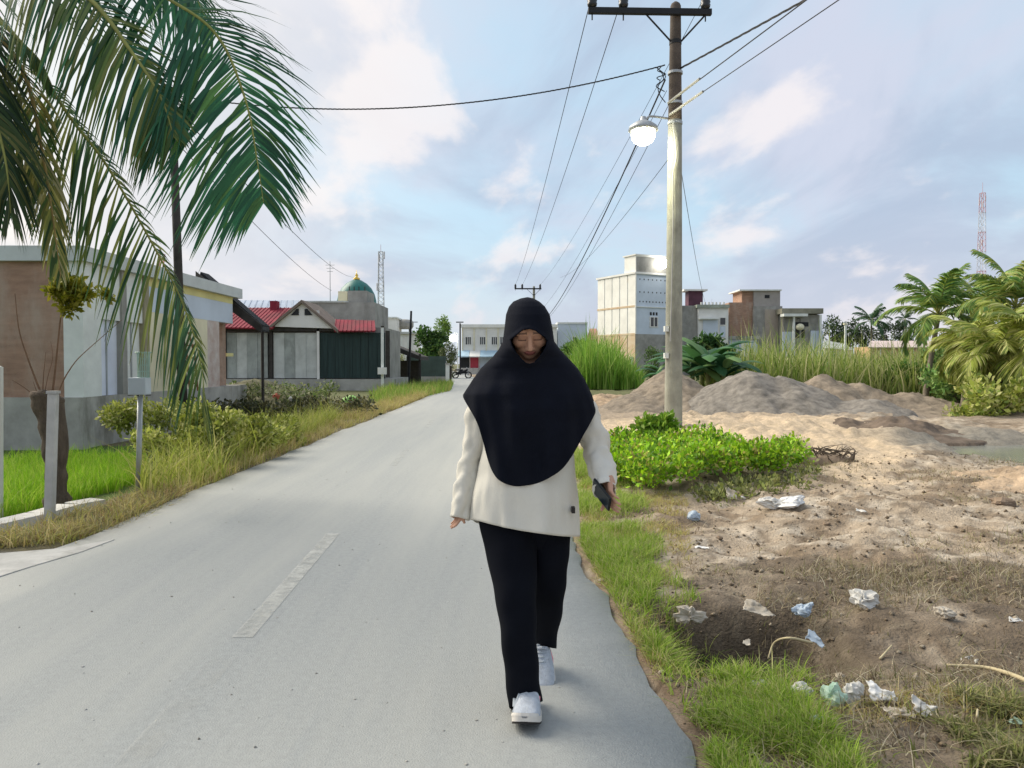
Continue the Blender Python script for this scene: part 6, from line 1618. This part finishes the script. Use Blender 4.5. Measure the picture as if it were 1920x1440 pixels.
for k, (px, py, dx, dy) in enumerate(((1088, 1062, 4, -22), (1112, 1105, 6, -26), (1160, 1205, -6, -24), (1178, 1110, -2, -22), (1287, 1300, 2, -24))):
    labs = ('pale straw lying on the tar by the grass, farthest', 'pale straw on the tar edge beside trouser height grass', 'pale straw on the tar edge near brown bank', 'upright dry straw inside the upper grass patch', 'upright dry straw at left edge of near grass')
    stick(labs[k], [(px, py, .006), (px + dx, py + dy, .01 if k < 3 else .05)], .003, name='straw')

# stones and clods
def rock(label, px, py, s, seed, m='stone', name='stone', group='stones on the dirt lot'):
    p = G(px, py)
    for _ in range(4): p = G(px, py, hz0(p.x, p.y))
    r_ = s / FPX * p.y / 2; rs = random.Random(seed); mb_ = MB(); mb_.ball((0, 0, 0), 1, 14, 9)
    ob_v = []
    for v in mb_.v:
        v = Vector(v); q = 1 + .38 * mnoise.noise(v * 1.3 + Vector((seed, 0, 0))) + .2 * mnoise.noise(v * 3 + Vector((0, seed, 0)))
        ob_v.append(tuple(p + Vector((v.x * q * r_, v.y * q * r_ * .9, v.z * q * r_ * .62 + r_ * .28))))
    mb_.v = ob_v
    return tag(mb_.build(name, M[m], None, loc=tuple(p)), label, 'stone' if name == 'stone' else 'clod', group)
for k, (px, py, s, m_, lab) in enumerate(((1880, 950, 40, 'clod', 'large brown clod at the right edge below the bank'), (1180, 1278, 16, 'stone', 'small pale stone on brown bank by the near tar edge'), (1240, 1262, 12, 'stone', 'small tan stone left of near grass top'),
                                         (1128, 1090, 12, 'stone', 'pinkish stone at the tar edge beside upper grass'), (1700, 880, 16, 'clod', 'dark clod on sand just below the rubble'), (1550, 985, 14, 'clod', 'brown clod on open dirt in mid lot'),
                                         (1585, 868, 26, 'stone', 'pale stone right of the dark root clump'), (1745, 925, 14, 'clod', 'brown clod below the soil bank'), (1575, 1270, 18, 'stone', 'pale stone above the mint green bag'),
                                         (1500, 1125, 10, 'stone', 'tiny white stone above light blue wrapper'), (1640, 1190, 14, 'clod', 'dark clod in the middle of the lot'), (1790, 1090, 22, 'clod', 'reddish clod near the right of the lot'),
                                         (1350, 1010, 12, 'clod', 'brown clod near the thin white strip'), (1445, 1050, 14, 'stone', 'tan stone on bare dirt above the hollow'), (1660, 1345, 14, 'clod', 'dark clod under the cream sheet'))):
    rock(lab, px, py, s, 100 + k, m_, 'stone' if m_ == 'stone' else 'soil_clod')
# small loose crumbs: nobody could count them
rs = np.random.RandomState(17); N_ = 8000
q = sample([(1120, 900), (1960, 830), (2300, 1000), (2300, 1600), (1350, 1600), (1180, 1150)], N_, 19); q = off_road(q, .03)
s_ = 0.004 + 0.018 * rs.rand(len(q)) ** 4; z_ = height(q[:, 0], q[:, 1])
oc = np.array([(1, 0, 0), (0, 1, 0), (-1, 0, 0), (0, -1, 0), (0, 0, .8), (0, 0, -.6)]); V = (q[:, None, :].repeat(6, 1))
V = np.concatenate([V, (z_[:, None].repeat(6, 1))[..., None]], -1) + oc[None] * s_[:, None, None] * (0.6 + .8 * rs.rand(len(q), 6, 1)) + np.array((0, 0, .002))
Fo = np.array([(0, 1, 4), (1, 2, 4), (2, 3, 4), (3, 0, 4), (1, 0, 5), (2, 1, 5), (3, 2, 5), (0, 3, 5)]); Fo = (np.arange(len(q)) * 6)[:, None, None] + Fo[None]
tc_ = np.array([(.30, .225, .15), (.52, .44, .33), (.2, .15, .1), (.38, .30, .21)])[rs.randint(0, 4, len(q))].repeat(6, 0)
o = raw('soil_crumbs', V.reshape(-1, 3), Fo.reshape(-1, 3), M['ground'], tint=tc_); tag(o, 'loose crumbs of soil strewn over the lot', 'soil', kind='stuff')
# grit lying on the tar: nobody could count it
rs = np.random.RandomState(29); q = np.stack([rs.uniform(-3.2, .5, 900), 1.6 + 13 * rs.rand(900) ** 1.6], -1)
s_ = 0.0018 + 0.006 * rs.rand(900) ** 4
V = np.concatenate([q[:, None, :].repeat(6, 1), np.zeros((900, 6, 1))], -1) + oc[None] * s_[:, None, None] * (0.6 + .8 * rs.rand(900, 6, 1)) + np.array((0, 0, .001))
Fg = np.array([(0, 1, 4), (1, 2, 4), (2, 3, 4), (3, 0, 4), (1, 0, 5), (2, 1, 5), (3, 2, 5), (0, 3, 5)]); Fg = (np.arange(900) * 6)[:, None, None] + Fg[None]
o = raw('road_grit', V.reshape(-1, 3), Fg.reshape(-1, 3), M['ground'], tint=np.array([(.62, .60, .54), (.45, .42, .36), (.75, .74, .70)])[rs.randint(0, 3, 900)].repeat(6, 0)); tag(o, 'pale grit scattered on the grey tar', 'grit', kind='stuff')
# dark root clump on the sand
rc = G(1552, 872); t = thing('root_clump', 'dark tangled clump of roots on the sand right of lush plants', 'root clump', rc)
mb = MB(); rr = random.Random(4)
for k in range(70):
    a = rr.uniform(0, 6.28); r0 = rr.uniform(0, .25); b0 = rc + Vector((r0 * math.cos(a) * 1.5, r0 * math.sin(a), .0))
    mb.tube(catmull([b0, b0 + Vector((rr.uniform(-.15, .15), rr.uniform(-.1, .1), rr.uniform(.06, .22))), b0 + Vector((rr.uniform(-.3, .3), rr.uniform(-.2, .2), rr.uniform(0, .28)))], 6), [.012, .011, .010, .008, .006, .005, .003], 5)
mb.build('roots', M['bark'], t)
mb = MB(); mb.ball(rc + Vector((0, 0, .03)), (.40, .24, .12), 18, 10); o = mb.build('soil_ball', M['clod'], t, smooth=True)
